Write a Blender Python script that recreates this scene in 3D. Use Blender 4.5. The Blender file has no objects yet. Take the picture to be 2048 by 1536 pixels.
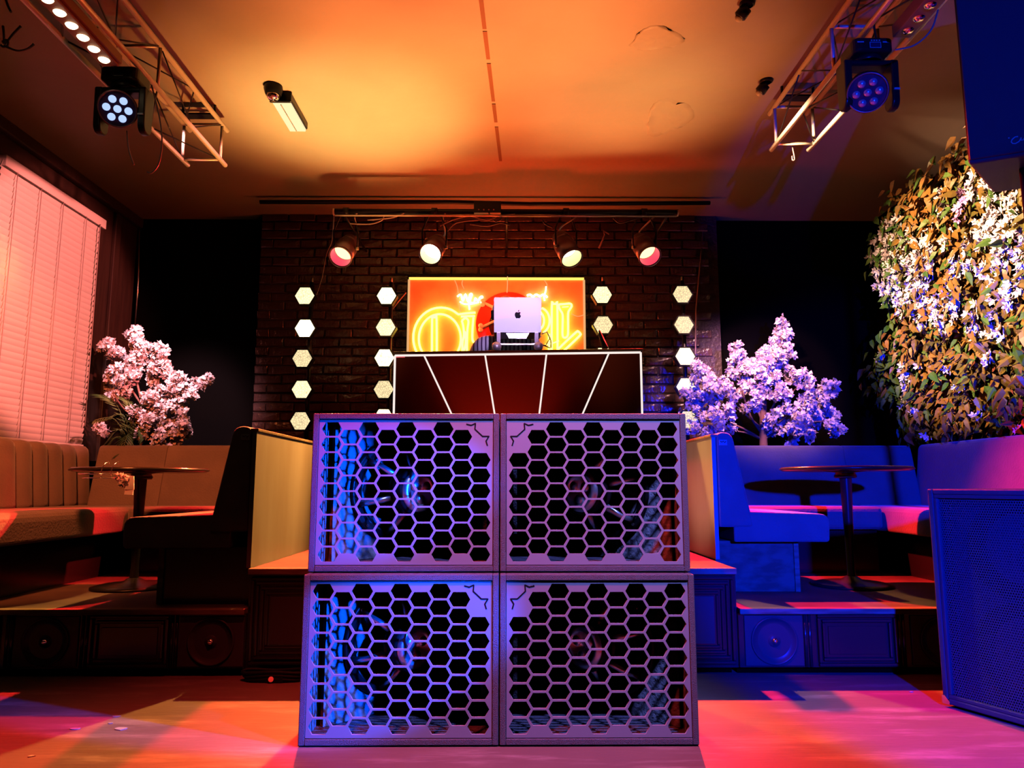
import bpy, bmesh, math, random
from mathutils import Vector, Matrix, Euler, Quaternion
from math import sin, cos, pi, radians as R

random.seed(7)
scene = bpy.context.scene
col = scene.collection

# ------------------------------------------------------------------ camera
CAM = Vector((0, 0, .826)); FPX = 1480.0
cam_d = bpy.data.cameras.new('camera'); cam = bpy.data.objects.new('camera', cam_d); col.objects.link(cam)
cam.location = CAM
cam.rotation_euler = (R(90 + 7.85), 0, R(-.426))
cam_d.sensor_width = 36; cam_d.lens = FPX / 2048 * 36; cam_d.clip_start = .02
scene.camera = cam
CR = cam.rotation_euler.to_matrix()

# ------------------------------------------------------------------ world, exposure
scene.view_settings.view_transform = 'Standard'; scene.view_settings.look = 'None'
scene.view_settings.gamma = 1; scene.view_settings.exposure = 0.0
scene.view_settings.use_curve_mapping = False
w = bpy.data.worlds.new('world'); scene.world = w; w.use_nodes = True
w.node_tree.nodes['Background'].inputs[0].default_value = (.10, .045, .04, 1)
w.node_tree.nodes['Background'].inputs[1].default_value = .01
scene.cycles.diffuse_bounces = 0

# ------------------------------------------------------------------ spots without fittings out in the room
def lamp(name, kind, loc, aim, power, color, size=.05, cone=60, blend=.3):
    d = bpy.data.lights.new(name, kind); d.energy = power * 2.4; d.color = color
    if kind == 'SPOT':
        d.spot_size = R(cone); d.spot_blend = blend; d.shadow_soft_size = size
    elif kind == 'POINT':
        d.shadow_soft_size = size
    o = bpy.data.objects.new(name, d); col.objects.link(o); o.location = loc
    if aim is not None:
        o.rotation_euler = (Vector(aim) - Vector(loc)).to_track_quat('-Z', 'Y').to_euler()
    return o
# unseen spots: some read from how the room is lit, the rest added
lamp('blue_wash', 'SPOT', (1.15, -.9, 1.45), (2.25, 3.2, .62), 1900, (.0005, .014, 1.0), .05, 41, .3)
lamp('blue_pencil', 'SPOT', (1.0, -.9, 1.5), (1.80, 2.90, 2.50), 380, (.0015, .03, 1.0), .03, 15, .5)  # added narrow spot, turns the right moving head and loudspeaker blue
lamp('violet_wash', 'SPOT', (.95, 1.25, 2.92), (.22, 2.52, .72), 430, (.17, .20, .80), .05, 36, .8)
for z in (.82, .29):
    lamp('blue_key', 'SPOT', (1.50, 1.55, .95), (-.42, 2.5, z), 640, (.001, .075, 1.0), .03, 14.5, .5)
lamp('red_wash', 'SPOT', (-.45, 1.85, 2.92), (-.15, 1.80, 0), 330, (1.0, .05, .04), .05, 84, 1.0)
lamp('flower_key', 'SPOT', (.70, 3.30, 2.62), (2.95, 4.40, 2.2), 760, (1.0, .55, .32), .05, 46, .6)
lamp('blind_wash', 'SPOT', (.2, 2.9, 2.6), (-3.0, 4.85, 2.05), 980, (1.0, .22, .19), .05, 30, .4)  # added without a fitting to brighten the blind in pink
lamp('blossom_key', 'SPOT', (1.45, 4.1, 2.98), (1.80, 5.4, 1.80), 800, (1.0, .46, .50), .25, 35, .4)  # added under the ceiling to brighten the right blossom
lamp('blossom_wash', 'SPOT', (-2.0, 4.1, 2.98), (-2.4, 5.3, 1.86), 850, (1.0, .50, .56), .15, 30, .4)  # added under the ceiling to brighten the left blossom
lamp('desk_key', 'SPOT', (.5, -1.5, 2.5), (.06, 4.66, 1.90), 800, (.62, .46, 1.0), .05, 4.4, .4)  # added tight spot that only lifts the laptop lid
lamp('blossom_fill', 'SPOT', (.3, 2.4, 2.62), (1.84, 5.4, 1.84), 700, (1.0, .42, .50), .05, 15, .3)  # added front fill for the right blossom

# ------------------------------------------------------------------ helpers
def ray(px, py):
    return (CR @ Vector(((px - 1024) / FPX, (768 - py) / FPX, -1)))
def P(px, py, Y):
    d = ray(px, py); return CAM + d * (Y / d.y)
def PX(px, py, X):
    d = ray(px, py); return CAM + d * (X / d.x)
def proj(p):
    q = CR.transposed() @ (Vector(p) - CAM)
    return 1024 + FPX * q.x / -q.z, 768 - FPX * q.y / -q.z

WM = {}
def reg(o, parent, mat):
    if parent is not None: o.parent = parent
    WM[o.name] = mat
def thing(name, label, cat, loc=(0, 0, 0), rot=(0, 0, 0), group=None, kind=None):
    o = bpy.data.objects.new(name, None); col.objects.link(o); o.empty_display_size = .1
    o.location = loc; o.rotation_euler = rot
    reg(o, None, Matrix.Translation(loc) @ Euler(rot).to_matrix().to_4x4())
    tag(o, label, cat, group, kind)
    return o
def tag(o, label=None, cat=None, group=None, kind=None):
    if label: o['label'] = label
    if cat: o['category'] = cat
    if group: o['group'] = group
    if kind: o['kind'] = kind
    return o
def copy_tree(o, parent=None):
    c = o.copy(); col.objects.link(c); c.parent = parent
    for ch in o.children: copy_tree(ch, c)
    return c
def link(name, me, m, parent=None, loc=None, rot=None):
    o = bpy.data.objects.new(name, me); col.objects.link(o)
    if m is not None and not me.materials: me.materials.append(m)
    if loc is not None: o.location = loc
    if rot is not None: o.rotation_euler = rot
    reg(o, parent, WM[parent.name] if parent else Matrix())
    return o

def frame_of(d):
    d = Vector(d).normalized()
    a = Vector((0, 0, 1)) if abs(d.z) < .95 else Vector((1, 0, 0))
    u = a.cross(d).normalized(); return u, d.cross(u), d

class MB:
    def __init__(s): s.v = []; s.f = []; s.sm = []
    def add(s, vs, fs, smooth=False):
        b = len(s.v); s.v += [Vector(v) for v in vs]
        for f in fs: s.f.append([b + i for i in f]); s.sm.append(smooth)
        return s
    def bx(s, x0, x1, y0, y1, z0, z1, M=None):
        vs = [Vector((x, y, z)) for z in (z0, z1) for y in (y0, y1) for x in (x0, x1)]
        if M is not None: vs = [M @ v for v in vs]
        return s.add(vs, [(0, 2, 3, 1), (4, 5, 7, 6), (0, 1, 5, 4), (2, 6, 7, 3), (0, 4, 6, 2), (1, 3, 7, 5)])
    def tube(s, pts, r, n=8, closed=False, caps=True):
        pts = [Vector(p) for p in pts]; k = len(pts)
        rs = r if isinstance(r, (list, tuple)) else [r] * k
        vs = []; prev = None
        for i, p in enumerate(pts):
            if closed: d = pts[(i + 1) % k] - pts[i - 1]
            else: d = pts[min(i + 1, k - 1)] - pts[max(i - 1, 0)]
            if d.length < 1e-9: d = Vector((0, 0, 1))
            if prev is None: u, v, d = frame_of(d)
            else:
                d.normalize(); u = (prev - d * prev.dot(d))
                u = u.normalized() if u.length > 1e-6 else frame_of(d)[0]
                v = d.cross(u)
            prev = u
            vs += [p + (u * cos(2 * pi * j / n) + v * sin(2 * pi * j / n)) * rs[i] for j in range(n)]
        fs = [(i * n + j, i * n + (j + 1) % n, ((i + 1) % k) * n + (j + 1) % n, ((i + 1) % k) * n + j)
              for i in range(k if closed else k - 1) for j in range(n)]
        s.add(vs, fs, True)
        if caps and not closed:
            b = len(s.v) - k * n
            s.f.append([b + j for j in reversed(range(n))]); s.sm.append(False)
            s.f.append([b + (k - 1) * n + j for j in range(n)]); s.sm.append(False)
        return s
    def lathe(s, prof, o=(0, 0, 0), ax=(0, 0, 1), n=24, smooth=True):
        u, v, d = frame_of(ax); o = Vector(o); k = len(prof)
        vs = [o + d * h + (u * cos(2 * pi * j / n) + v * sin(2 * pi * j / n)) * max(r, 1e-5) for r, h in prof for j in range(n)]
        fs = [(i * n + j, i * n + (j + 1) % n, (i + 1) * n + (j + 1) % n, (i + 1) * n + j) for i in range(k - 1) for j in range(n)]
        return s.add(vs, fs, smooth)
    def ball(s, c, r, nu=12, nv=8, ax=(0, 0, 1), sq=1):
        return s.lathe([(r * sin(pi * i / nv), -r * sq * cos(pi * i / nv)) for i in range(nv + 1)], c, ax, nu)
    def prism(s, poly, o, u, v, d):
        """flat outline poly (2-D) in the plane (o,u,v), thickened along the vector d"""
        o, u, v, d = Vector(o), Vector(u), Vector(v), Vector(d); n = len(poly)
        a = [o + u * x + v * y for x, y in poly]
        s.add(a + [p + d for p in a], [list(range(n))[::-1], list(range(n, 2 * n))] +
              [(i, (i + 1) % n, n + (i + 1) % n, n + i) for i in range(n)])
        return s
    def mesh(s, name, M=None):
        me = bpy.data.meshes.new(name)
        me.from_pydata([M @ v for v in s.v] if M is not None else s.v, [], s.f)
        me.polygons.foreach_set('use_smooth', s.sm)
        me.validate(); me.update()
        return me
    def build(s, name, m, parent=None, local=False, bevel=0, seg=2, sub=0):
        M = None
        if parent is not None and not local: M = WM[parent.name].inverted()
        me = s.mesh(name, M)
        bm = bmesh.new(); bm.from_mesh(me); bmesh.ops.recalc_face_normals(bm, faces=bm.faces); bm.to_mesh(me); bm.free()
        o = link(name, me, m, parent)
        if bevel:
            b = o.modifiers.new('bevel', 'BEVEL'); b.width = bevel; b.segments = seg; b.limit_method = 'ANGLE'; b.angle_limit = R(40)
        if sub:
            b = o.modifiers.new('sub', 'SUBSURF'); b.levels = sub; b.render_levels = sub
        return o

def plate(name, outer, holes, thick, m, parent, M):
    """flat sheet with holes (2-D loops), thickened; M maps its xy to the parent's space"""
    c = bpy.data.curves.new(name, 'CURVE'); c.dimensions = '2D'; c.fill_mode = 'BOTH'; c.extrude = thick / 2
    for lp in [outer] + holes:
        sp = c.splines.new('POLY'); sp.points.add(len(lp) - 1); sp.use_cyclic_u = True
        for p, q in zip(sp.points, lp): p.co = (q[0], q[1], 0, 1)
    o = bpy.data.objects.new(name, c); col.objects.link(o)
    me = bpy.data.meshes.new_from_object(o.evaluated_get(bpy.context.evaluated_depsgraph_get()))
    bpy.data.objects.remove(o); bpy.data.curves.remove(c)
    me.transform(M); me.name = name
    return link(name, me, m, parent)

# ------------------------------------------------------------------ materials
MATS = {}
def mat(name, c, rough=.5, metal=0, spec=.14, c2=None, scale=8, stretch=(1, 1, 1), bump=0, bscale=60, emit=None, es=1,
        trans=0, coat=0, lo=.4, hi=.6, detail=4, sheen=0):
    if not emit and metal < .5:
        c = tuple(x * .42 for x in c); c2 = c2 and tuple(x * .42 for x in c2)
    m = bpy.data.materials.new(name); m.use_nodes = True; MATS[name] = m
    nt = m.node_tree; N = nt.nodes; L = nt.links; b = N['Principled BSDF']
    b.inputs['Base Color'].default_value = (*c, 1); b.inputs['Roughness'].default_value = rough
    b.inputs['Metallic'].default_value = metal; b.inputs['Specular IOR Level'].default_value = spec
    b.inputs['Coat Weight'].default_value = coat; b.inputs['Coat Roughness'].default_value = .12
    b.inputs['Sheen Weight'].default_value = sheen
    if emit:
        b.inputs['Emission Color'].default_value = (*emit, 1); b.inputs['Emission Strength'].default_value = es
    tc = N.new('ShaderNodeTexCoord')
    if c2:
        mp = N.new('ShaderNodeMapping'); mp.inputs['Scale'].default_value = stretch; L.new(tc.outputs['Object'], mp.inputs[0])
        n = N.new('ShaderNodeTexNoise'); n.inputs['Scale'].default_value = scale; n.inputs['Detail'].default_value = detail; L.new(mp.outputs[0], n.inputs[0])
        r = N.new('ShaderNodeValToRGB'); r.color_ramp.elements[0].position = lo; r.color_ramp.elements[1].position = hi
        r.color_ramp.elements[0].color = (*c, 1); r.color_ramp.elements[1].color = (*c2, 1)
        L.new(n.outputs[0], r.inputs[0]); L.new(r.outputs[0], b.inputs['Base Color'])
    if bump:
        n2 = N.new('ShaderNodeTexNoise'); n2.inputs['Scale'].default_value = bscale; n2.inputs['Detail'].default_value = 3; L.new(tc.outputs['Object'], n2.inputs[0])
        bp = N.new('ShaderNodeBump'); bp.inputs['Strength'].default_value = bump; bp.inputs['Distance'].default_value = .01
        L.new(n2.outputs[0], bp.inputs['Height']); L.new(bp.outputs[0], b.inputs['Normal'])
    if trans:
        t = N.new('ShaderNodeBsdfTranslucent'); t.inputs[0].default_value = (*(c2 or c), 1)
        mx = N.new('ShaderNodeMixShader'); mx.inputs[0].default_value = trans
        L.new(b.outputs[0], mx.inputs[1]); L.new(t.outputs[0], mx.inputs[2]); L.new(mx.outputs[0], N['Material Output'].inputs[0])
    return m
def emis(name, c, s):
    return mat(name, (.05, .05, .05), .4, emit=c, es=s)

m_ceil = mat('ceiling_paint', (.50, .40, .30), .42, c2=(.58, .47, .36), scale=1.6, bump=.12, bscale=14, lo=.3, hi=.7)
m_seam = mat('seam_paint', (.30, .12, .06), .6)
m_black = mat('black_paint', (.0018, .0013, .0013), .8, spec=.02)
m_wallwood = mat('dark_wood_wall', (.035, .018, .014), .5, spec=.2, c2=(.05, .025, .018), scale=6, stretch=(6, 6, .6))
m_brick = mat('painted_brick', (.075, .036, .036), .24, spec=.5, c2=(.11, .055, .05), scale=9, bump=.9, bscale=22, lo=.35, hi=.7)
m_mortar = mat('painted_mortar', (.05, .032, .032), .45, bump=.8, bscale=40)
m_sub = mat('textured_cabinet_paint', (.32, .30, .36), .42, bump=.9, bscale=420)
m_subin = mat('cabinet_inside', (.045, .045, .055), .6, bump=.8, bscale=160)
m_grille = mat('grille_steel', (.58, .54, .62), .45)
m_foam = mat('pale_acoustic_foam', (.55, .55, .6), .8, bump=.7, bscale=50)
m_groove = mat('dark_line', (.012, .01, .014), .6)
m_silver = mat('cast_aluminium', (.66, .66, .7), .28, metal=.9)
m_dark = mat('black_plastic', (.018, .018, .02), .32)
m_rubber = mat('black_rubber', (.012, .012, .012), .6)
m_alu = mat('truss_aluminium', (1.3, 1.15, .9), .34, metal=.3)
m_chrome = mat('chrome', (.85, .83, .8), .12, metal=1)
m_velvet = mat('upholstery', (.30, .22, .21), .6, c2=(.36, .26, .24), scale=5, bump=.25, bscale=90, sheen=.25)
m_cream = mat('cream_panel', (.66, .56, .46), .38, c2=(.52, .40, .30), scale=3.5, stretch=(1, 1.4, .35), lo=.4, hi=.75)
m_ply = mat('plywood', (.36, .27, .17), .6, c2=(.22, .15, .09), scale=5, stretch=(2, 2, 5))
m_stage = mat('gloss_black_paint', (.035, .033, .036), .22, spec=.3)
m_panel = mat('faded_grey_panel', (.11, .10, .10), .35)
m_nosing = mat('worn_wood_edge', (.52, .38, .22), .5, c2=(.34, .22, .12), scale=14, stretch=(.5, 4, 4))
m_deck = mat('stage_deck', (.15, .10, .085), .55, c2=(.22, .15, .12), scale=4)
m_tabletop = mat('dark_table', (.05, .03, .025), .2, spec=.4)
m_iron = mat('black_iron', (.04, .036, .036), .3, metal=.3)
m_blind = mat('blind_slat', (1.2, 1.1, 1.0), .45, trans=.3)
m_blindcord = mat('blind_cord', (.45, .36, .32), .7)
m_frame = mat('window_frame', (.03, .018, .014), .5)
m_pane = mat('window_pane', (.5, .5, .45), .1, trans=.9)
m_bark = mat('bark', (.20, .09, .07), .8)
m_blossom = mat('pink_blossom', (1.3, .85, .95), .6, c2=(1.6, 1.3, 1.35), scale=14, trans=.4, lo=.35, hi=.62)
m_blossomw = mat('white_blossom', (2.0, 1.95, 1.98), .6, c2=(1.9, 1.6, 1.7), scale=12, trans=.2)
m_blossomv = mat('mauve_blossom', (1.3, .6, 1.5), .6, c2=(1.5, .8, 1.6), scale=12, trans=.2)
m_leaf = mat('ivy_leaf', (.20, .20, .04), .45, spec=.4, c2=(.62, .30, .06), scale=3.2, lo=.40, hi=.60, trans=.15, detail=8)
m_leafg = mat('green_leaf', (.09, .26, .05), .42, c2=(.22, .38, .08), scale=9, trans=.15)
m_palm = mat('palm_leaf', (.05, .10, .025), .45, c2=(.14, .17, .05), scale=9)
m_lattice = mat('lattice_wood', (.34, .10, .06), .6)
m_laptop = mat('laptop_aluminium', (1.3, 1.26, 1.34), .38, metal=.2)
m_logo = mat('logo_dark', (.015, .012, .018), .15)
m_standm = mat('stand_aluminium', (.66, .62, .66), .3, metal=.6)
m_deskf = mat('desk_front', (.045, .016, .016), .25, spec=.3)
m_acryl = mat('sign_backing', (1.25, .85, .42), .35, c2=(1.45, 1.0, .5), scale=7)
m_disc = mat('sign_disc', (1.2, .10, .08), .4)
m_discin = mat('sign_disc_centre', (.05, .008, .01), .4)
m_bone = mat('sign_bone', (1.9, 1.8, 1.8), .5)
m_cable = mat('cable', (.06, .045, .045), .4)
m_cablep = mat('pale_cable', (.5, .36, .34), .5)
m_pa = mat('pa_cabinet', (.10, .10, .115), .45, bump=.3, bscale=500)
m_white = mat('white_print', (.85, .85, .88), .5)
m_paper = mat('paper', (.75, .68, .6), .7)
m_skin = mat('skin', (.60, .38, .29), .5)
m_hair = mat('hair', (.05, .03, .02), .6)
m_trouser = mat('trousers', (.03, .03, .04), .8)

def stripes():
    m = mat('striped_shirt', (.8, .7, .75), .75); nt = m.node_tree; N = nt.nodes; L = nt.links
    tc = N.new('ShaderNodeTexCoord'); wv = N.new('ShaderNodeTexWave'); wv.bands_direction = 'X'; wv.inputs['Scale'].default_value = 11
    wv.inputs['Distortion'].default_value = .6; wv.inputs['Detail'].default_value = 1
    r = N.new('ShaderNodeValToRGB'); r.color_ramp.elements[0].position = .22; r.color_ramp.elements[1].position = .36
    r.color_ramp.elements[0].color = (.05, .015, .06, 1); r.color_ramp.elements[1].color = (.5, .44, .47, 1)
    L.new(tc.outputs['Object'], wv.inputs[0]); L.new(wv.outputs[0], r.inputs[0]); L.new(r.outputs[0], N['Principled BSDF'].inputs['Base Color'])
    return m
m_shirt = stripes()

def floor_mat():
    m = mat('worn_painted_floor', (.3, .2, .17), .5); nt = m.node_tree; N = nt.nodes; L = nt.links; b = N['Principled BSDF']
    tc = N.new('ShaderNodeTexCoord')
    def noise(scale, stretch, lo, hi, detail=6):
        mp = N.new('ShaderNodeMapping'); mp.inputs['Scale'].default_value = stretch; L.new(tc.outputs['Object'], mp.inputs[0])
        n = N.new('ShaderNodeTexNoise'); n.inputs['Scale'].default_value = scale; n.inputs['Detail'].default_value = detail; n.inputs['Roughness'].default_value = .65
        L.new(mp.outputs[0], n.inputs[0]); mr = N.new('ShaderNodeMapRange'); mr.inputs[1].default_value = lo; mr.inputs[2].default_value = hi
        L.new(n.outputs[0], mr.inputs[0]); return mr.outputs[0], n.outputs[0]
    def mix(f, a, bb):
        x = N.new('ShaderNodeMix'); x.data_type = 'RGBA'; L.new(f, x.inputs[0])
        for i, q in ((6, a), (7, bb)):
            if isinstance(q, tuple): x.inputs[i].default_value = (*q, 1)
            else: L.new(q, x.inputs[i])
        return x.outputs[2]
    wear, raw = noise(5, (.35, 2.2, 1), .50, .66)
    big, _ = noise(1.3, (1, 1, 1), .35, .65, 3)
    fine, fr = noise(26, (.5, 3, 1), .42, .7)
    c = mix(big, (.145, .093, .072), (.106, .072, .064)); c = mix(wear, c, (.23, .178, .144)); c = mix(fine, c, (.127, .08, .064))
    L.new(c, b.inputs['Base Color'])
    bp = N.new('ShaderNodeBump'); bp.inputs['Strength'].default_value = .25; bp.inputs['Distance'].default_value = .006
    L.new(fr, bp.inputs['Height']); L.new(bp.outputs[0], b.inputs['Normal'])
    b.inputs['Roughness'].default_value = .45; b.inputs['Specular IOR Level'].default_value = .2
    return m
m_floor = floor_mat()

def perforated():
    m = mat('perforated_steel', (.13, .13, .15), .4); nt = m.node_tree; N = nt.nodes; L = nt.links; b = N['Principled BSDF']
    tc = N.new('ShaderNodeTexCoord'); mp = N.new('ShaderNodeMapping'); mp.inputs['Scale'].default_value = (110, 110, 110); L.new(tc.outputs['Object'], mp.inputs[0])
    sp = N.new('ShaderNodeSeparateXYZ'); L.new(mp.outputs[0], sp.inputs[0])
    def mth(op, a, bb=None):
        x = N.new('ShaderNodeMath'); x.operation = op
        for i, q in enumerate((a, bb)):
            if q is None: continue
            if isinstance(q, (int, float)): x.inputs[i].default_value = q
            else: L.new(q, x.inputs[i])
        return x.outputs[0]
    row = mth('FLOOR', sp.outputs['Z']); sh = mth('MULTIPLY', mth('MODULO', row, 2.0), .5)
    fx = mth('SUBTRACT', mth('FRACT', mth('ADD', sp.outputs['X'], sh)), .5); fz = mth('SUBTRACT', mth('FRACT', sp.outputs['Z']), .5)
    d = mth('SQRT', mth('ADD', mth('MULTIPLY', fx, fx), mth('MULTIPLY', fz, fz)))
    hole = mth('LESS_THAN', d, .36)
    t = N.new('ShaderNodeBsdfTransparent'); mx = N.new('ShaderNodeMixShader')
    L.new(hole, mx.inputs[0]); L.new(b.outputs[0], mx.inputs[1]); L.new(t.outputs[0], mx.inputs[2]); L.new(mx.outputs[0], N['Material Output'].inputs[0])
    return m
m_perf = perforated()
def lens_mat(name, c, s):
    """lamp face: a bright cell pattern behind prismatic glass"""
    m = emis(name, c, s); nt = m.node_tree; N = nt.nodes; L = nt.links; b = N['Principled BSDF']
    tc = N.new('ShaderNodeTexCoord'); v = N.new('ShaderNodeTexVoronoi'); v.inputs['Scale'].default_value = 60; v.feature = 'DISTANCE_TO_EDGE'
    L.new(tc.outputs['Object'], v.inputs[0])
    mr = N.new('ShaderNodeMapRange'); mr.inputs[1].default_value = .0; mr.inputs[2].default_value = .12; mr.inputs[3].default_value = .45 * s; mr.inputs[4].default_value = s
    L.new(v.outputs[0], mr.inputs[0]); L.new(mr.outputs[0], b.inputs['Emission Strength'])
    return m
# ================================================================== the room
XL, XR, YB, YF, ZC = -3.1, 3.1, 6.0, -4.0, 3.05
def struct(name, mb, m, **k):
    o = mb.build(name, m, **k); o['kind'] = 'structure'; return o
struct('floor', MB().bx(XL - .1, XR + .1, YF, YB, -.06, 0), m_floor)
ceiling = struct('ceiling', MB().bx(XL - .1, XR + .1, YF, YB + .1, ZC, ZC + .08), m_ceil)
wall_back = struct('wall_back', MB().bx(XL - .1, XR + .1, YB, YB + .1, 0, ZC), m_black)
struct('wall_right', MB().bx(XR, XR + .1, YF, YB, 0, ZC), m_black)
struct('wall_front', MB().bx(XL - .1, XR + .1, YF - .1, YF, 0, ZC), m_black)
WY0, WY1, WZ0, WZ1 = 4.18, 5.36, 1.08, 2.82
wl = MB()
for a in ((YF, WY0, 0, ZC), (WY1, YB, 0, ZC), (WY0, WY1, 0, WZ0), (WY0, WY1, WZ1, ZC)):
    wl.bx(XL - .1, XL, *a[:2], *a[2:])
struct('wall_left', wl, m_wallwood)
struct('trim_1', MB().bx(XL, XL + .05, YF, YB, ZC - .085, ZC), m_wallwood, bevel=.012)
struct('trim_2', MB().bx(XL, XL + .03, 5.62, 5.70, 1.0, ZC - .085), m_wallwood, bevel=.006)

# ceiling: taped seam and two blistered patches of paint
for y0, y1 in ((2.35, 2.78), (2.82, 3.0), (3.03, 3.36), (3.38, 3.62), (3.66, 4.05), (4.08, 4.3), (4.36, 4.85)):
    a = -.155 + (y0 - 2.35) * .045; b = -.155 + (y1 - 2.35) * .045
    mb = MB().prism([(a - .011, y0), (a + .011, y0), (b + .010, y1), (b - .010, y1)], (0, 0, ZC - .0035), (1, 0, 0), (0, 1, 0), (0, 0, .004))
    mb.build('seam_strip', m_seam, ceiling)
def blister(px, py, rx, ry, seed):
    rnd = random.Random(seed); d = ray(px, py); c = CAM + d * ((ZC - CAM.z) / d.z); mb = MB(); n = 26; vs = []; fs = []
    for k, (f, h) in enumerate(((1.0, -.002), (.93, .010), (.82, .004), (.45, .007), (.02, .006))):
        for j in range(n):
            a = 2 * pi * j / n; q = f * (1 + .14 * sin(3 * a + seed) + .10 * rnd.uniform(-1, 1) * (f > .3))
            vs.append((c.x + rx * q * cos(a), c.y + ry * q * sin(a), ZC + .002 - h * (1 + .5 * rnd.uniform(-1, 1) * (0 < k < 4))))
    for k in range(4):
        fs += [(k * n + j, k * n + (j + 1) % n, (k + 1) * n + (j + 1) % n, (k + 1) * n + j) for j in range(n)]
    mb.add(vs, fs, True).build('blistered_paint', m_ceil, ceiling)
blister(1312, 78, .13, .10, 1); blister(1335, 235, .14, .22, 2)

# brick chimney breast on the back wall
BX0, BX1, BY = -2.02, 1.74, 5.88
MB().bx(BX0, BX1, BY + .012, YB, .4, ZC).build('mortar_backing', m_mortar, wall_back)
def brick_mesh(w, rnd):
    mb = MB(); h = .066; vs = []
    for y, k in ((.03, 0), (.006, 0), (0, .005)):
        for sx, sz in ((-1, -1), (1, -1), (1, 1), (-1, 1)):
            j = .0025
            vs.append((sx * (w / 2 - k) + rnd.uniform(-j, j), y + rnd.uniform(-.003, .003), sz * (h / 2 - k) + rnd.uniform(-j, j)))
    vs.append((rnd.uniform(-.02, .02), -.003, 0))
    fs = []
    for k in range(2): fs += [(k * 4 + i, k * 4 + (i + 1) % 4, k * 4 + 4 + (i + 1) % 4, k * 4 + 4 + i) for i in range(4)]
    fs += [(8 + i, 8 + (i + 1) % 4, 12) for i in range(4)]
    return mb.add(vs, fs)
rb = random.Random(3)
full = [brick_mesh(.214, rb) for _ in range(6)]; full_me = [b.mesh('brick') for b in full]
half = brick_mesh(.10, rb); half_me = half.mesh('brick')
spots = []
for r in range(33):
    z = .62 + r * .0752; x = BX0 + (.107 if r % 2 == 0 else .0)
    if r % 2: spots.append((BX0 + .05, z, -1)); x = BX0 + .105 + .107
    while x + .10 < BX1:
        spots.append((x, z, rb.randrange(6))); x += .2245
    if BX1 - x > -.06 and r % 2 == 0: pass
def brick_hidden(x, z):
    px, py = proj((x, BY, z))
    return py > 838 or py < 405 or (822 < px < 1164 and py > 560) or (790 < px < 1276 and py > 690)
seen = [s for s in spots if not brick_hidden(s[0], s[1])]
seen.sort(key=lambda s: abs(s[0] + .1) + abs(s[1] - 2.0) * .8)
parts_b = set(id(s) for s in seen[:300]); rest = MB()
for s in spots:
    off = Vector((s[0], BY + rb.uniform(-.004, .004), s[1]))
    if id(s) in parts_b:
        link('brick', half_me if s[2] < 0 else full_me[s[2]], m_brick, wall_back, off)
    else:
        src = half if s[2] < 0 else full[s[2]]
        rest.add([v + off for v in src.v], src.f)
o = rest.build('brickwork', m_brick, wall_back); o['kind'] = 'stuff'
# corner edge of the chimney breast, ceiling conduit
MB().tube([P(1408, 440, 5.9), P(1392, 620, 5.86), P(1390, 760, 5.86), P(1385, 840, 5.86)], .006, 6).build('conduit', m_cablep, wall_back)

# window with its blind on the left wall
win = MB().bx(XL - .1, XL - .06, WY0, WY0 + .06, WZ0, WZ1).bx(XL - .1, XL - .06, WY1 - .06, WY1, WZ0, WZ1)
win.bx(XL - .1, XL - .06, WY0, WY1, WZ0, WZ0 + .06).bx(XL - .1, XL - .06, WY0, WY1, WZ1 - .06, WZ1).bx(XL - .095, XL - .065, 4.74, 4.79, WZ0, WZ1)
window = struct('window_1', win, m_frame)
for a, b in ((WY0 + .05, 4.745), (4.785, WY1 - .05)):
    MB().bx(XL - .084, XL - .078, a, b, WZ0 + .05, WZ1 - .05).build('pane', m_pane, window)
lamp('blind_streak_spot', 'SPOT', (-4.2, 3.9, 2.5), (-3.1, 4.36, 2.15), 2500, (1.0, .70, .25), .03, 16, .5)  # warm spot added outside to make bright streaks on the blind
blind = thing('venetian_blind', 'pale venetian blind drawn down over the window on the left wall', 'blind', (XL + .045, 4.8, 1.10))
MB().bx(XL + .005, XL + .075, 4.27, 5.40, 2.745, 2.815).build('headrail', m_blind, blind, bevel=.004)
sl = MB(); n = 5; vs = []
for i in range(n):
    t = (i / (n - 1) - .5) * .052; bow = .004 * cos(pi * (i / (n - 1) - .5))
    for y in (-.545, .545): vs.append((t * cos(R(68)) + bow, y, t * sin(R(68))))
sl.add(vs, [(2 * i, 2 * i + 1, 2 * i + 3, 2 * i + 2) for i in range(n - 1)], True)
sl_me = sl.mesh('slat')
for i in range(41):
    link('slat', sl_me, m_blind, blind, (random.uniform(-.002, .002), .01 + random.uniform(-.003, .003), .035 + i * .0405), (random.uniform(-.004, .004), random.uniform(-.05, .05), 0))
MB().bx(XL + .03, XL + .06, 4.265, 5.355, 1.095, 1.12).build('bottom_rail', m_blind, blind, bevel=.004)
for y in (4.38, 4.62, 4.86, 5.14):
    MB().tube([(XL + .075, y, 2.75), (XL + .073, y, 1.12)], .0022, 5).build('ladder_cord', m_blindcord, blind)
MB().tube([(XL + .085, 5.30, 2.75), (XL + .088, 5.30, 1.25)], .004, 6).build('tilt_wand', m_blindcord, blind)

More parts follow.
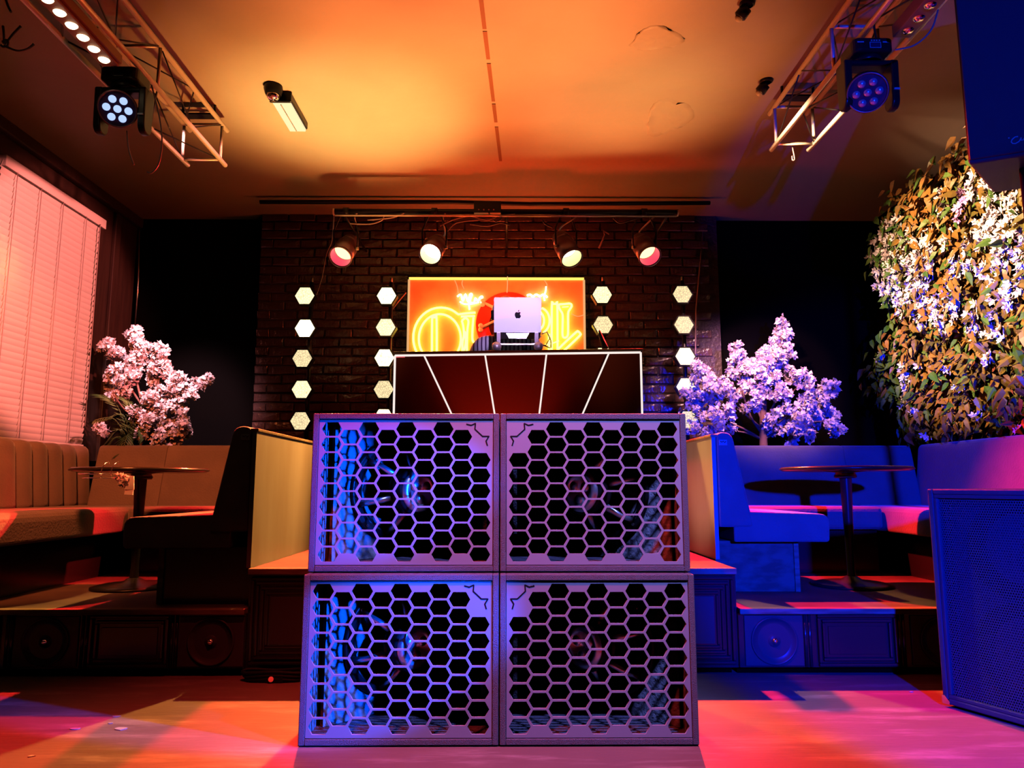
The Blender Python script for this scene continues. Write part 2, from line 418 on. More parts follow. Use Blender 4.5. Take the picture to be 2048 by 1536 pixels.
# ================================================================== raised stage and side steps
def frame_strips(mb, x0, x1, z0, z1, y, wd, dp):
    mb.bx(x0, x1, y - dp, y, z1 - wd, z1).bx(x0, x1, y - dp, y, z0, z0 + wd)
    mb.bx(x0, x0 + wd, y - dp, y, z0 + wd, z1 - wd).bx(x1 - wd, x1, y - dp, y, z0 + wd, z1 - wd)
PL, PR, SY = -1.15, 1.03, 3.38
stage = thing('dj_stage', 'black panelled dj stage with a worn wooden front edge behind the stacked subwoofers', 'stage', (0, 4.6, 0))
MB().bx(PL, PR, SY + .03, 5.86, .03, .434).build('carcass', m_stage, stage)
MB().bx(PL + .02, PR - .02, SY + .07, 5.84, 0, .03).build('plinth', m_black, stage)
MB().bx(PL, PR, SY, SY + .05, .434, .462).build('nosing', m_nosing, stage, bevel=.004)
MB().bx(PL, PR, SY + .05, 5.86, .434, .46).build('deck', m_deck, stage)
for x0, x1 in ((PL + .012, -.08), (-.06, PR - .012)):
    for k in range(4):
        f = MB(); frame_strips(f, x0 + k * .022, x1 - k * .022, .045 + k * .022, .425 - k * .022, SY + .03 + k * .003, .015, .016)
        f.build('frame_moulding', m_stage, stage, bevel=.005)
    MB().bx(x0 + .09, x1 - .09, SY + .024, SY + .03, .133, .337).build('inset_panel', m_panel, stage)

def side_step(sgn, label):
    x0, x1 = (XL, PL) if sgn < 0 else (PR, XR); Y = 3.36
    t = thing('booth_step', label, 'step', ((x0 + x1) / 2, 4.6, 0))
    MB().bx(x0, x1, Y + .03, 5.98, .035, .265).build('carcass', m_stage, t)
    MB().bx(x0, x1, Y + .08, 5.96, 0, .035).build('plinth', m_black, t)
    MB().bx(x0, x1, Y, Y + .05, .265, .29).build('nosing', m_nosing, t, bevel=.004)
    MB().bx(x0, x1, Y + .05, 5.98, .265, .289).build('deck', m_deck, t)
    if sgn > 0: segs = [('disc', 1493, 1611), ('frame', 1640, 1800), ('disc', 1829, 1955), ('frame', 1990, 2150)]
    else: segs = [('disc', 352, 484), ('frame', 172, 332), ('disc', 20, 150), ('frame', -160, -10)]
    yf = Y + .03
    for kind, a, b in segs:
        xa, xb = P(a, 1280, Y).x, P(b, 1280, Y).x; xc = (xa + xb) / 2
        if kind == 'disc':
            MB().bx(xa, xb, yf - .008, yf, .042, .258).build('square_panel', m_panel, t, bevel=.003)
            r = min(.123, (xb - xa) / 2 - .012); r = .103
            d = MB().lathe([(r, -.001), (r, .006), (r - .005, .008), (r - .008, .002), (.03, -.004), (.026, .004), (0, .004)], (xc, yf - .008, .15), (0, -1, 0), 36)
            dd = d.build('cone_disc', m_panel, t)
            MB().ball((xc, yf - .014, .15), .014, 12, 8).build('centre_cap', m_chrome, dd)
        else:
            for k in range(2):
                f = MB(); frame_strips(f, xa + k * .022, xb - k * .022, .04 + k * .022, .262 - k * .022, yf - k * .002, .014, .018 - k * .006)
                f.build('frame_moulding', m_stage, t, bevel=.005)
            MB().bx(xa + .05, xb - .05, yf - .006, yf, .09, .21).build('inset_panel', m_stage, t, bevel=.002)
        for q in (xb + .012, xb + .032) if sgn > 0 else (xa - .012, xa - .032):
            MB().tube([(q, yf, .037), (q, yf, .263)], .008, 8).build('bead', m_stage, t)
    return t
side_step(-1, 'low black step with speaker discs under the left seating booth')
side_step(1, 'low black step with speaker discs under the blue lit right booth')

# ================================================================== booths
def ext(poly, y0, y1):
    """outline in x,z pulled along y"""
    return MB().prism(poly, (0, y0, 0), (1, 0, 0), (0, 0, 1), (0, y1 - y0, 0))
def rounded(pts, r, n=4):
    out = []; k = len(pts)
    for i in range(k):
        p, a, b = Vector(pts[i]), Vector(pts[i - 1]), Vector(pts[(i + 1) % k])
        rr = r[i] if isinstance(r, (list, tuple)) else r
        if rr <= 0: out.append(tuple(p)); continue
        u, v = (a - p), (b - p); rr = min(rr, u.length * .49, v.length * .49); u.normalize(); v.normalize()
        s, e = p + u * rr, p + v * rr
        for j in range(n + 1):
            t = j / n; out.append(tuple((1 - t) ** 2 * s + 2 * t * (1 - t) * p + t * t * e))
    return out
ZS = .2905
def booth_end(s, X, Y0, Y1, label, base_m, plate_px):
    t = thing('booth_bench', label, 'bench', (X + s * .25, (Y0 + Y1) / 2, ZS))
    g = lambda x: X + s * x
    ext([(g(0), .46), (g(.02), .46), (g(.02), 1.075), (g(0), 1.075)], Y0 + .004, Y1).build('side_panel', m_cream, t)
    ext([(g(-.006), 1.075), (g(.03), 1.075), (g(.03), 1.09), (g(-.006), 1.09)], Y0 + .004, Y1).build('top_trim', m_nosing, t, bevel=.003)
    back = rounded([(g(.022), .62), (g(.20), .62), (g(.105), 1.10), (g(.022), 1.10)], [0, .02, .05, .035])
    ext(back, Y0, Y1).build('backrest', m_velvet, t, bevel=.01)
    seat = rounded([(g(.10), .545), (g(.585), .545), (g(.59), .685), (g(.10), .70)], [.01, .02, .05, .01])
    so = ext(seat, Y0 + .01, Y1).build('seat', m_velvet, t, bevel=.018, seg=3)
    ext([(g(.021), ZS), (g(.44), ZS), (g(.44), .545), (g(.021), .545)], Y0 + .09, Y1).build('base', base_m, t)
    ext([(g(.425), ZS), (g(.45), ZS), (g(.45), .545), (g(.425), .545)], Y0 + .08, Y0 + .095).build('base_edge', m_nosing, t)
    c = P(*plate_px, Y0 - .003)
    pl = MB().bx(c.x - .021, c.x + .021, Y0 - .004, Y0, c.z - .014, c.z + .014).build('plate', m_paper, t, bevel=.001)
    tag(pl, 'small pale sticker on the padded end')
    pts = [(-.015, .006), (-.006, .002), (.002, .007), (.008, -.001), (.015, .006)]
    MB().tube([(c.x + a, Y0 - .0045, c.z + b) for a, b in pts], .0022, 5).build('print', m_logo, pl)
    return t
booth_end(-1, -1.152, 3.42, 4.6, 'booth bench with dark padded end and cream side panel left of the subwoofers', m_stage, (491, 874))
booth_end(1, 1.055, 3.80, 4.6, 'booth bench with blue lit padded end and stickered top right of the subwoofers', m_ply, (1446, 885))

def back_bench(s, xa, xb, label):
    t = thing('booth_bench', label, 'bench', ((xa + xb) / 2, 4.95, ZS))
    poly = rounded([(5.0, .62), (5.2, .62), (5.2, 1.105), (5.12, 1.105)], [.02, 0, .03, .04])
    MB().prism(poly, (xa, 0, 0), (0, 1, 0), (0, 0, 1), (xb - xa, 0, 0)).build('backrest', m_velvet, t, bevel=.008)
    MB().bx(xa, xb, 4.62, 5.06, .56, .70).build('seat', m_velvet, t, bevel=.03, seg=3)
    MB().bx(xa, xb, 4.72, 5.2, ZS, .56).build('base', m_stage, t)
    return t
back_bench(-1, -2.33, -1.152, 'dark red booth bench against the back behind the left table')
back_bench(1, 1.055, 2.33, 'blue lit booth bench against the back behind the right table')
def wall_bench(s, label, ribs):
    t = thing('booth_bench', label, 'bench', (s * 2.75, 4.2, ZS)); g = lambda x: s * x
    seat = rounded([(g(2.34), .545), (g(2.86), .545), (g(2.86), .70), (g(2.34), .70)], [.02, 0, .01, .05])
    poly = rounded([(5.0, .62), (5.2, .62), (5.2, 1.105), (5.12, 1.105)], [.02, 0, .03, .04]); xa, xb = sorted((g(2.33), g(2.80)))
    MB().prism(poly, (xa, 0, 0), (0, 1, 0), (0, 0, 1), (xb - xa, 0, 0)).build('corner_backrest', m_velvet, t, bevel=.008)
    ext(seat, 3.0, 5.06).build('seat', m_velvet, t, bevel=.03, seg=3)
    ext([(g(2.44), ZS), (g(3.06), ZS), (g(3.06), .545), (g(2.44), .545)], 3.42, 5.16).build('base', m_stage, t)
    if ribs:
        y = 3.0
        k = MB()
        pts = []
        rib = rounded([(g(2.82), .69), (g(3.0), .69), (g(3.0), 1.10), (g(2.86), 1.10)], [.03, 0, .02, .05], 3)
        while y < 5.12:
            n = 6; vs = []; m = len(rib); fs = []
            cx = sum(p[0] for p in rib) / m
            for i in range(n + 1):
                f = i / n; q = .045 * (1 - sin(pi * f) ** .6)
                for (x, z) in rib: vs.append((x - s * 0 + s * q * (1 if abs(x) < 2.97 else 0), y + f * .152, z - .012 * (1 - sin(pi * f) ** .6) * (z > 1.0)))
            for i in range(n): fs += [(i * m + j, i * m + (j + 1) % m, (i + 1) * m + (j + 1) % m, (i + 1) * m + j) for j in range(m)]
            fs += [list(range(m)), [n * m + j for j in range(m)]]
            MB().add(vs, fs, True).build('channel_pad', m_velvet, t)
            y += .154
    else:
        ext(rounded([(g(2.78), .62), (g(3.05), .62), (g(3.05), 1.11), (g(2.84), 1.11)], [.02, 0, .02, .04]), 2.4, 5.1).build('backrest', m_velvet, t, bevel=.01)
    return t
wall_bench(-1, 'orange-brown bench with upright padded channels below the window blind', True)
wall_bench(1, 'smooth purple lit wall bench below the wall of flowers', False)
for s, lb in ((-1, 'black ledge behind the left booth where the blossom tree stands'), (1, 'black ledge behind the right booth where the blossom tree stands')):
    xa, xb = (XL, -2.03) if s < 0 else (1.75, XR)
    xa, xb = (XL, -1.16) if s < 0 else (1.04, XR)
    o = MB().bx(xa, xb, 5.2, 5.87, ZS, 1.0).build('planter_ledge', m_black, bevel=.004); tag(o, lb, 'ledge')

# ================================================================== round tables
def table(px, label, zt, Y):
    c = P(px, 940, Y)
    t = thing('round_table', label, 'table', (c.x, Y, ZS)); h = zt - ZS
    MB().lathe([(0, h - .022), (.325, h - .022), (.34, h - .014), (.342, h - .006), (.335, h), (0, h)], n=48).build('table_top', m_tabletop, t, local=True)
    MB().lathe([(.342, h - .016), (.346, h - .011), (.342, h - .006)], n=48).build('edge_band', m_iron, t, local=True)
    MB().lathe([(.055, h - .06), (.06, h - .05), (.05, h - .03), (.12, h - .022), (0, h - .022)], n=24).build('mount_plate', m_iron, t, local=True)
    MB().lathe([(.022, .03), (.020, .12), (.024, .3), (.032, h - .05)], n=20).build('column', m_iron, t, local=True)
    MB().lathe([(0, 0), (.21, 0), (.21, .008), (.17, .018), (.06, .028), (.03, .05), (.022, .05)], n=32).build('base', m_iron, t, local=True)
    return t
table(283, 'dark round pedestal table in the left booth under pink blossom', .922, 4.08)
table(1690, 'dark round pedestal table in the blue lit right booth', .930, 4.12)

# wire caddy hooked on the left table, blossom tag beside it
cd = thing('wire_caddy', 'thin chrome wire caddy with two hooked handles at the left table edge', 'caddy', P(200, 950, 3.70))
c = P(200, 948, 3.70); ring = [(c.x + .10 * cos(a), c.y + .07 * sin(a), c.z) for a in [2 * pi * i / 24 for i in range(24)]]
MB().tube(ring, .0028, 6, closed=True).build('ring', m_chrome, cd)
MB().tube([(x * .8 + c.x * .2, y * .8 + c.y * .2, c.z - .02) for x, y, z in ring], .0022, 6, closed=True).build('ring', m_chrome, cd)
for px in (202, 222):
    pts = [P(px, 955, 3.66), P(px, 945, 3.66), P(px + 3, 934, 3.67), P(px + 9, 927, 3.68), P(px + 15, 924, 3.69), P(px + 16, 928, 3.69)]
    MB().tube(pts, .0026, 6).build('hook', m_chrome, cd)
# ================================================================== subwoofers
SW, SH, SD = .64, .533, .58
HX = [-.256 + .0639 * k for k in range(9)]
def hexes(mirror):
    out = []
    for k, x in enumerate(HX):
        if mirror: x = -x
        rows = range(9) if k % 2 == 0 else range(8)
        for r in rows:
            if k == 8 and r < 2: continue
            z = .4795 - .0529 * r - (.02645 if k % 2 else 0)
            out.append([(x + a, z + b) for a, b in ((-.0352, 0), (-.0215, .0236), (.0215, .0236), (.0352, 0), (.0215, -.0236), (-.0215, -.0236))])
    return out
def subwoofer(mirror, name='subwoofer'):
    t = thing(name, 'x', 'subwoofer'); s = -1 if mirror else 1; h = SW / 2
    c = MB().bx(-h, -h + .02, 0, SD, 0, SH).bx(h - .02, h, 0, SD, 0, SH).bx(-h + .02, h - .02, 0, SD, SH - .02, SH).bx(-h + .02, h - .02, 0, SD, 0, .02)
    c.build('cabinet', m_sub, t, local=True, bevel=.003)
    i = MB().bx(-h + .02, h - .02, SD - .02, SD, .02, SH - .02).build('lining', m_subin, t, local=True)
    for xa in (-h + .02, h - .024): MB().bx(xa, xa + .004, .03, SD - .02, .02, SH - .02).build('foam_lining', m_foam, t, local=True)
    a, b = .2985, (.0225, SH - .0225)
    g = plate('grille', [(-a, b[0]), (a, b[0]), (a, b[1]), (-a, b[1])], hexes(mirror), .007, m_grille, t, Matrix.Translation((0, .0085, 0)) @ Matrix.Rotation(R(90), 4, 'X'))
    f = MB(); frame_strips(f, -.3005, .3005, .0205, SH - .0205, .0125, .0022, .004); f.build('frame_line', m_groove, t, local=True)
    zz = [(1545, 190), (1585, 200), (1622, 183), (1618, 235), (1685, 298), (1740, 298), (1715, 340), (1727, 380)]
    pts = [(s * (x - 1022) / 2523, SH - (y - 95) / 2589) for x, y in zz]
    lg = MB()
    for (x0, z0), (x1, z1) in zip(pts, pts[1:]):
        d = Vector((x1 - x0, z1 - z0)); n = Vector((-d.y, d.x)).normalized() * .0022; e = d.normalized() * .001
        q = [Vector((x0, z0)) - e + n, Vector((x0, z0)) - e - n, Vector((x1, z1)) + e - n, Vector((x1, z1)) + e + n]
        lg.prism([tuple(p) for p in q], (0, .0042, 0), (1, 0, 0), (0, 0, 1), (0, .001, 0))
    tag(lg.build('emblem', m_groove, t, local=True), 'dark zigzag star emblem')
    ax = Vector((s * .707, -.707, 0)); o = Vector((s * -.085, .30, .268))
    up = Vector((0, 0, 1)); sd = Vector((.707, s * .707, 0))
    M = Matrix((sd, -ax, up)).transposed().to_4x4(); M.translation = o
    MB().bx(-.26, .28, .0, .018, -.246, .245, M).build('baffle', m_foam, t, local=True)
    dr = MB().lathe([(.19, 0), (.192, .008), (.183, .014), (.178, .008), (.172, .014), (.166, .008), (.158, .012), (.155, 0)], o, ax, 40).build('driver_ring', m_dark, t, local=True)
    MB().lathe([(.150, .004), (.06, -.04), (0, -.045)], o, ax, 32).build('cone', m_rubber, t, local=True)
    for k in range(6):
        a = 2 * pi * k / 6 + .3; u, v, d = frame_of(ax); e = u * cos(a) + v * sin(a)
        MB().tube([o + e * .158 + d * .01, o + e * .135 + d * .05, o + e * .082 + d * .095], [.012, .010, .014], 8).build('basket_arm', m_silver, t, local=True)
    MB().lathe([(.06, .085), (.088, .088), (.09, .10), (.078, .104), (.078, .112), (.09, .114), (.09, .15), (.086, .156), (.05, .158)], o, ax, 36).build('magnet', m_dark, t, local=True)
    mg = MB().lathe([(.078, .157), (.076, .168), (.05, .172), (.048, .166), (.014, .166), (.012, .160), (0, .160)], o, ax, 36).build('back_plate', m_silver, t, local=True)
    for k in range(3):
        a = 2 * pi * k / 3 + .5; u, v, d = frame_of(ax); e = u * cos(a) + v * sin(a)
        MB().ball(o + e * .030 + d * .168, .019, 14, 8, ax, .35).build('lobe', m_silver, mg, local=True)
    for k in range(4):
        a = 2 * pi * k / 4 + .8; u, v, d = frame_of(ax); e = u * cos(a) + v * sin(a)
        MB().tube([o + e * .175 + d * .01, o + e * .175 + d * .017], .006, 6).build('bolt', m_chrome, dr, local=True)
    x0, x1 = sorted((s * .262, s * .276)); MB().bx(x0, x1, .09, .45, .12, .345).build('port_board', m_subin, t, local=True)
    return t
SX = -.023
la = subwoofer(False); ra = subwoofer(True); lb = copy_tree(la); rb_ = copy_tree(ra)
for o, x, y, z, lab in ((la, SX - .322, 2.50, .004, 'bottom left subwoofer of the stack with hexagon grille, standing on the floor'),
                        (ra, SX + .322, 2.50, .004, 'bottom right subwoofer of the stack with hexagon grille, standing on the floor'),
                        (lb, SX - .322, 2.545, .541, 'top left subwoofer of the stack with blue glow behind its hexagon grille'),
                        (rb_, SX + .322, 2.545, .541, 'top right subwoofer of the stack, bluish grey hexagon grille before the dj desk')):
    o.location = (x, y, z); o['label'] = lab; o['group'] = 'stacked subwoofers with hexagon grilles'

# ================================================================== pa loudspeakers on the right
d1 = Vector((.40, -.917, 0)); n1 = Vector((.917, .40, 0)); c0 = Vector((1.655, 2.93, 0))
def oriented(d, n, o):
    M = Matrix((d, n, Vector((0, 0, 1)))).transposed().to_4x4(); M.translation = o; return M
rz = math.atan2(d1.y, d1.x)
t = thing('bass_cabinet', 'blue lit black bass cabinet with perforated front standing on the right of the floor', 'loudspeaker', c0, (0, 0, rz))
W, H, D = .56, .815, .56
c = MB().bx(0, .022, 0, D, .012, H).bx(W - .022, W, 0, D, .012, H).bx(.022, W - .022, 0, D, H - .022, H).bx(.022, W - .022, 0, D, .012, .034).bx(.022, W - .022, D - .02, D, .034, H - .022)
c.build('cabinet', m_pa, t, local=True, bevel=.005)
MB().bx(.022, W - .022, .10, .115, .034, H - .022).build('baffle', m_pa, t, local=True)
for z in (.235, .60):
    w_ = MB().lathe([(.178, 0), (.178, .02), (.168, .024), (.160, .012), (.15, .02), (.14, .01), (.06, -.05), (.05, -.03), (0, -.015)], (W / 2, .10, z), (0, -1, 0), 36).build('woofer', m_dark, t, local=True)
MB().bx(.024, W - .024, .016, .018, .036, H - .024).build('grille', m_perf, t, local=True)
f = MB(); frame_strips(f, .022, W - .022, .034, H - .022, .02, .014, .018); f.build('grille_frame', m_pa, t, local=True, bevel=.003)
for x in (.05, W - .05):
    for y in (.06, D - .06): MB().lathe([(0, 0), (.022, 0), (.024, .012), (0, .012)], (x, y, 0), n=12).build('foot', m_rubber, t, local=True)
MB().prism([(0, 0), (.03, 0), (.03, .012), (.012, .03), (0, .03)], (-.002, -.002, .012), (1, 0, 0), (0, 0, 1), (0, .01, 0)).build('corner_guard', m_chrome, t, local=True)
d2 = Vector((.906, -.423, 0)); n2 = Vector((.423, .906, 0)); c2 = Vector((1.815, 2.75, 2.085))
t = thing('speaker_pole', 'black steel pole carrying the hanging right loudspeaker above the bass cabinet', 'pole', (2.07, 2.80, .815))
MB().tube([(2.07, 2.80, .815), (2.07, 2.80, 2.085)], .0175, 14).build('tube', m_dark, t)
MB().tube([(2.07, 2.80, 1.4), (2.07, 2.80, 1.47)], .024, 14).build('collar', m_dark, t)
t = thing('top_loudspeaker', 'dark blue lit loudspeaker with white script logo at the upper right corner', 'loudspeaker', c2, (0, 0, math.atan2(d2.y, d2.x)))
MB().prism([(0, .012), (.44, .012), (.30, .40), (.14, .40)], (0, 0, 0), (1, 0, 0), (0, 1, 0), (0, 0, .74)).build('cabinet', m_pa, t, local=True, bevel=.012, seg=3)
MB().bx(.006, .434, 0, .014, .012, .728).build('grille', mat('grille_cloth', (.085, .085, .10), .42, bump=.35, bscale=700), t, local=True, bevel=.006)
inv = WM[t.name].inverted()
def on_face(px, py):
    q = inv @ CAM; r_ = inv.to_3x3() @ ray(px, py); k = (-.002 - q.y) / r_.y; return q + r_ * k
lo = MB()
for st in ([(2016, 276), (2019, 276)], [(2036, 273), (2030, 274), (2024, 279), (2022, 284), (2025, 287), (2031, 287), (2038, 283), (2042, 276)], [(2042, 275), (2042, 281), (2046, 280), (2048, 276), (2049, 282), (2053, 280)]):
    lo.tube([on_face(*p) for p in st], .0022, 6)
tag(lo.build('script_logo', m_white, t, local=True), 'white handwritten logo')

# ================================================================== dj desk
rzd = math.atan2(-.125, 1.546)
dl = Vector((-.712, 4.605, .46)); t = thing('dj_desk', 'dark glossy dj desk front with slanted white light strips behind the subwoofers', 'desk', dl, (0, 0, rzd))
DW, DH, DD = 1.551, 1.205, .42
MB().bx(0, DW, .004, .02, 0, DH - .014).build('front_panel', m_deskf, t, local=True)
MB().bx(0, .016, .02, DD, 0, DH - .014).bx(DW - .016, DW, .02, DD, 0, DH - .014).build('side_panel', m_deskf, t, local=True)
MB().bx(-.006, DW + .006, -.004, DD, DH - .014, DH).build('worktop', m_dark, t, local=True, bevel=.003)
inv = WM[t.name].inverted()
def on_desk(px, py):
    q = inv @ CAM; r_ = inv.to_3x3() @ ray(px, py); k = (0 - q.y) / r_.y; v = q + r_ * k; return v.x, v.z
m_strip = emis('light_strip', (1.0, .86, .80), 1.0)
def strip(p, q, wd=.011):
    p, q = Vector(p), Vector(q); d = (q - p).normalized(); n = Vector((-d.y, d.x)) * wd / 2
    return MB().prism([tuple(p + n), tuple(p - n), tuple(q - n), tuple(q + n)], (0, -.002, 0), (1, 0, 0), (0, 0, 1), (0, .007, 0))
zt = DH - .024
for p, q in (((.008, zt), (DW - .008, zt)), ((.008, .05), (.008, zt)), ((DW - .008, .05), (DW - .008, zt))):
    strip(p, q, .012).build('light_strip', m_strip, t, local=True)
for a, b in (((848, 707), (905, 830)), ((970, 705), (990, 830)), ((1093, 703), (1078, 830)), ((1218, 701), (1163, 830))):
    p, q = on_desk(*a), on_desk(*b); k = (.20 - p[1]) / (q[1] - p[1]); strip((p[0] + (q[0] - p[0]) * .0, zt), (p[0] + (q[0] - p[0]) * k, .20), .010).build('light_strip', m_strip, t, local=True)
p = on_desk(801, 713); MB().bx(p[0] - .028, p[0] + .028, .001, .005, p[1] - .006, p[1] + .006).build('name_plate', m_blossomv, t, local=True)

# laptop on its stand
zl = .46 + DH; LY = 4.66
a = P(988, 665, LY); b = P(1082, 599, LY); zb = a.z; xc = (a.x + b.x) / 2; lw = b.x - a.x; lh = b.z - a.z
st = thing('laptop_stand', 'folding metal laptop stand on the dj desk under the silver laptop', 'laptop stand', (xc, LY, zl))
for s in (-1, 1):
    x = xc + s * (lw / 2 - .03)
    MB().prism(rounded([(-.02, 0), (.11, 0), (.11, .012), (.05, .02), (.10, .085), (.10, zb - zl), (-.02, zb - zl), (.0, .06)], .006, 2), (x - .012, LY, zl), (0, 1, 0), (0, 0, 1), (.024, 0, 0)).build('upright', m_standm, st)
    MB().lathe([(0, -.014), (.026, -.014), (.03, -.006), (.03, .006), (.026, .014), (0, .014)], (x + s * .012, LY - .01, zl + .045), (0, 1, 0), 24).build('hinge_disc', m_standm, st)
MB().bx(xc - lw / 2 + .03, xc + lw / 2 - .03, LY + .0, LY + .012, zl + .055, zl + .068).build('cross_bar', m_standm, st, bevel=.003)
MB().bx(xc - lw / 2 + .03, xc + lw / 2 - .03, LY - .015, LY + .12, zl, zl + .016).build('foot_plate', m_standm, st, bevel=.004)
MB().prism([(-.075, .018), (.075, .018), (.055, -.018), (-.055, -.018)], (xc, LY - .004, zb - .022), (1, 0, 0), (0, 0, 1), (0, .006, 0)).build('brace', m_standm, st)
lp = thing('laptop', 'open silver laptop with dark fruit logo on its lid above the dj desk', 'laptop', (xc, LY, zb))
MB().bx(xc - lw / 2, xc + lw / 2, LY, LY + .215, zb, zb + .009).build('base', m_laptop, lp, bevel=.003)
MB().bx(xc - lw / 2 + .02, xc + lw / 2 - .02, LY + .03, LY + .13, zb + .009, zb + .0105).build('keyboard', m_dark, lp)
Ml = Matrix.Translation((xc, LY, zb + .008)) @ Matrix.Rotation(R(9), 4, 'X')
poly = rounded([(-lw / 2, 0), (lw / 2, 0), (lw / 2, lh), (-lw / 2, lh)], [.002, .002, .01, .01])
u, v, dd = Ml.to_3x3() @ Vector((1, 0, 0)), Ml.to_3x3() @ Vector((0, 0, 1)), Ml.to_3x3() @ Vector((0, 1, 0))
lid = MB().prism(poly, Ml.translation, u, v, dd * .005).build('lid', m_laptop, lp)
MB().prism([(x * .96, .006 + y * .95) for x, y in poly], Ml.translation + dd * .0051, u, v, dd * .0008).build('screen', emis('screen', (.35, .4, .6), .6), lid)
ap = [(0, .28), (.1, .32), (.2, .34), (.3, .31), (.37, .25), (.29, .17), (.26, .06), (.29, -.06), (.40, -.14), (.34, -.30), (.25, -.43), (.16, -.49), (.08, -.47), (0, -.44), (-.08, -.47), (-.16, -.49), (-.25, -.43), (-.34, -.30), (-.40, -.14), (-.42, .04), (-.38, .19), (-.30, .29), (-.2, .34), (-.1, .32)]
lf = [(.0, .36), (.0, .45), (.05, .54), (.13, .60), (.17, .61), (.17, .53), (.12, .43), (.06, .38)]
lc = Ml.translation + v * (lh * .49) - dd * .0006
for q in (ap, lf): MB().prism([(x * .050 + .002, y * .050) for x, y in q], lc, u, v, dd * .0007).build('logo', m_logo, lid)

# short white stick and cables at the right of the desk
sp = P(1203, 678, 4.66); o = MB().tube([P(1211, 697, 4.66) - Vector((0, 0, .004)), P(1205, 682, 4.66), P(1200, 668, 4.66), P(1198, 660, 4.66)], [.022, .017, .012, .010], 12).build('white_stick', mat('white_plastic', (2.0, 1.9, 1.8), .4))
tag(o, 'short white tapered stick leaning up at the right end of the dj desk', 'stick')
for k, pts in enumerate(([(1083, 668), (1094, 664), (1100, 676), (1092, 690), (1078, 694)], [(1082, 672), (1076, 680), (1086, 690), (1100, 696)], [(1096, 668), (1102, 682), (1102, 696)])):
    o = MB().tube([P(a, b, 4.72 + .02 * k) for a, b in pts], .004, 6).build('laptop_cable', m_cablep)
    tag(o, ['looped pale cable right of the laptop', 'short pale cable curling down beside the laptop stand', 'outermost pale cable hanging down right of the laptop'][k], 'cable', 'cables beside the laptop')

# ================================================================== person behind the laptop
pc = P(1012, 700, 5.20); px_, py_ = pc.x, 5.20; z0 = .46
person = thing('person', 'person in a white striped shirt standing behind the laptop at the dj desk', 'person', (px_, py_, z0))
def skin_obj(name, verts, edges, radii, m, parent, sub=2, root=0):
    me = bpy.data.meshes.new(name); me.from_pydata(verts, edges, []); o = link(name, me, m, parent)
    sk = o.modifiers.new('skin', 'SKIN'); sk.use_smooth_shade = True
    for i, r_ in enumerate(radii):
        d = me.skin_vertices[0].data[i]; d.radius = r_ if isinstance(r_, tuple) else (r_, r_); d.use_root = (i == root)
    s_ = o.modifiers.new('sub', 'SUBSURF'); s_.levels = sub; s_.render_levels = sub
    return o
V = []; E = []; RR = []
def jt(p, r_, frm=None):
    V.append(p); RR.append(r_)
    if frm is not None: E.append((frm, len(V) - 1))
    return len(V) - 1
pel = jt((0, 0, .92), (.15, .11)); bel = jt((0, 0, 1.06), (.135, .10), pel); ch = jt((0, .0, 1.26), (.15, .105), bel); up_ = jt((0, .0, 1.38), (.10, .075), ch)
nk = jt((0, -.01, 1.45), .052, up_); jaw = jt((0, -.035, 1.515), (.060, .066), nk); hd = jt((0, -.025, 1.585), (.072, .088), jaw); cr = jt((0, -.015, 1.65), (.062, .075), hd)
for s in (-1, 1):
    sh = jt((s * .175, .0, 1.375), .055, up_); el = jt((s * .235, -.03, 1.12), .042, sh); wr = jt((s * .15, -.235, 1.225), .027, el)
    pm = jt((s * .13, -.29, 1.232), (.036, .018), wr); kn = jt((s * .12, -.33, 1.232), (.036, .014), pm)
    for k, (dx, ln) in enumerate(((-.03, .058), (-.010, .07), (.010, .066), (.028, .05))):
        b0 = jt((s * (.12 - dx), -.345, 1.232), .009, kn); b1 = jt((s * (.115 - dx * 1.1), -.345 - ln * .55, 1.234), .0085, b0); jt((s * (.112 - dx * 1.15), -.345 - ln, 1.224), .007, b1)
    th = jt((s * .085, -.30, 1.228), .010, pm); jt((s * .06, -.335, 1.226), .008, th)
    hp = jt((s * .09, 0, .86), .085, pel); ke = jt((s * .10, -.01, .48), .058, hp); an = jt((s * .105, .02, .09), .04, ke); toe = jt((s * .115, -.15, .035), .035, an)
skin_obj('body', V, E, RR, m_skin, person)
V = []; E = []; RR = []
a0 = jt((0, 0, .86), (.17, .125)); a1 = jt((0, 0, 1.06), (.155, .118), a0); a2 = jt((0, 0, 1.26), (.168, .122), a1); a3 = jt((0, 0, 1.385), (.115, .085), a2); a4 = jt((0, -.005, 1.435), .06, a3)
for s in (-1, 1):
    b0 = jt((s * .18, 0, 1.375), .068, a3); b1 = jt((s * .225, -.015, 1.23), .064, b0); b2 = jt((s * .237, -.03, 1.13), .060, b1)
skin_obj('shirt', V, E, RR, m_shirt, person)
V = []; E = []; RR = []
a0 = jt((0, 0, .90), (.165, .122))
for s in (-1, 1):
    b0 = jt((s * .092, 0, .82), .096, a0); b1 = jt((s * .10, -.01, .48), .07, b0); b2 = jt((s * .105, .015, .10), .058, b1)
skin_obj('trousers', V, E, RR, m_trouser, person)
hr = MB()
for i in range(9):
    for j in range(20): pass
vs = []; fs = []; nu, nv = 20, 9
for i in range(nv + 1):
    ph = .62 * pi * i / nv
    for j in range(nu):
        a = 2 * pi * j / nu; front = max(0, -sin(a)); p2 = min(ph, .62 * pi * (1 - .42 * front))
        vs.append((.079 * sin(p2) * cos(a), -.012 + .098 * sin(p2) * sin(a) + .004, 1.605 + .098 * cos(p2)))
fs = [(i * nu + j, i * nu + (j + 1) % nu, (i + 1) * nu + (j + 1) % nu, (i + 1) * nu + j) for i in range(nv) for j in range(nu)]
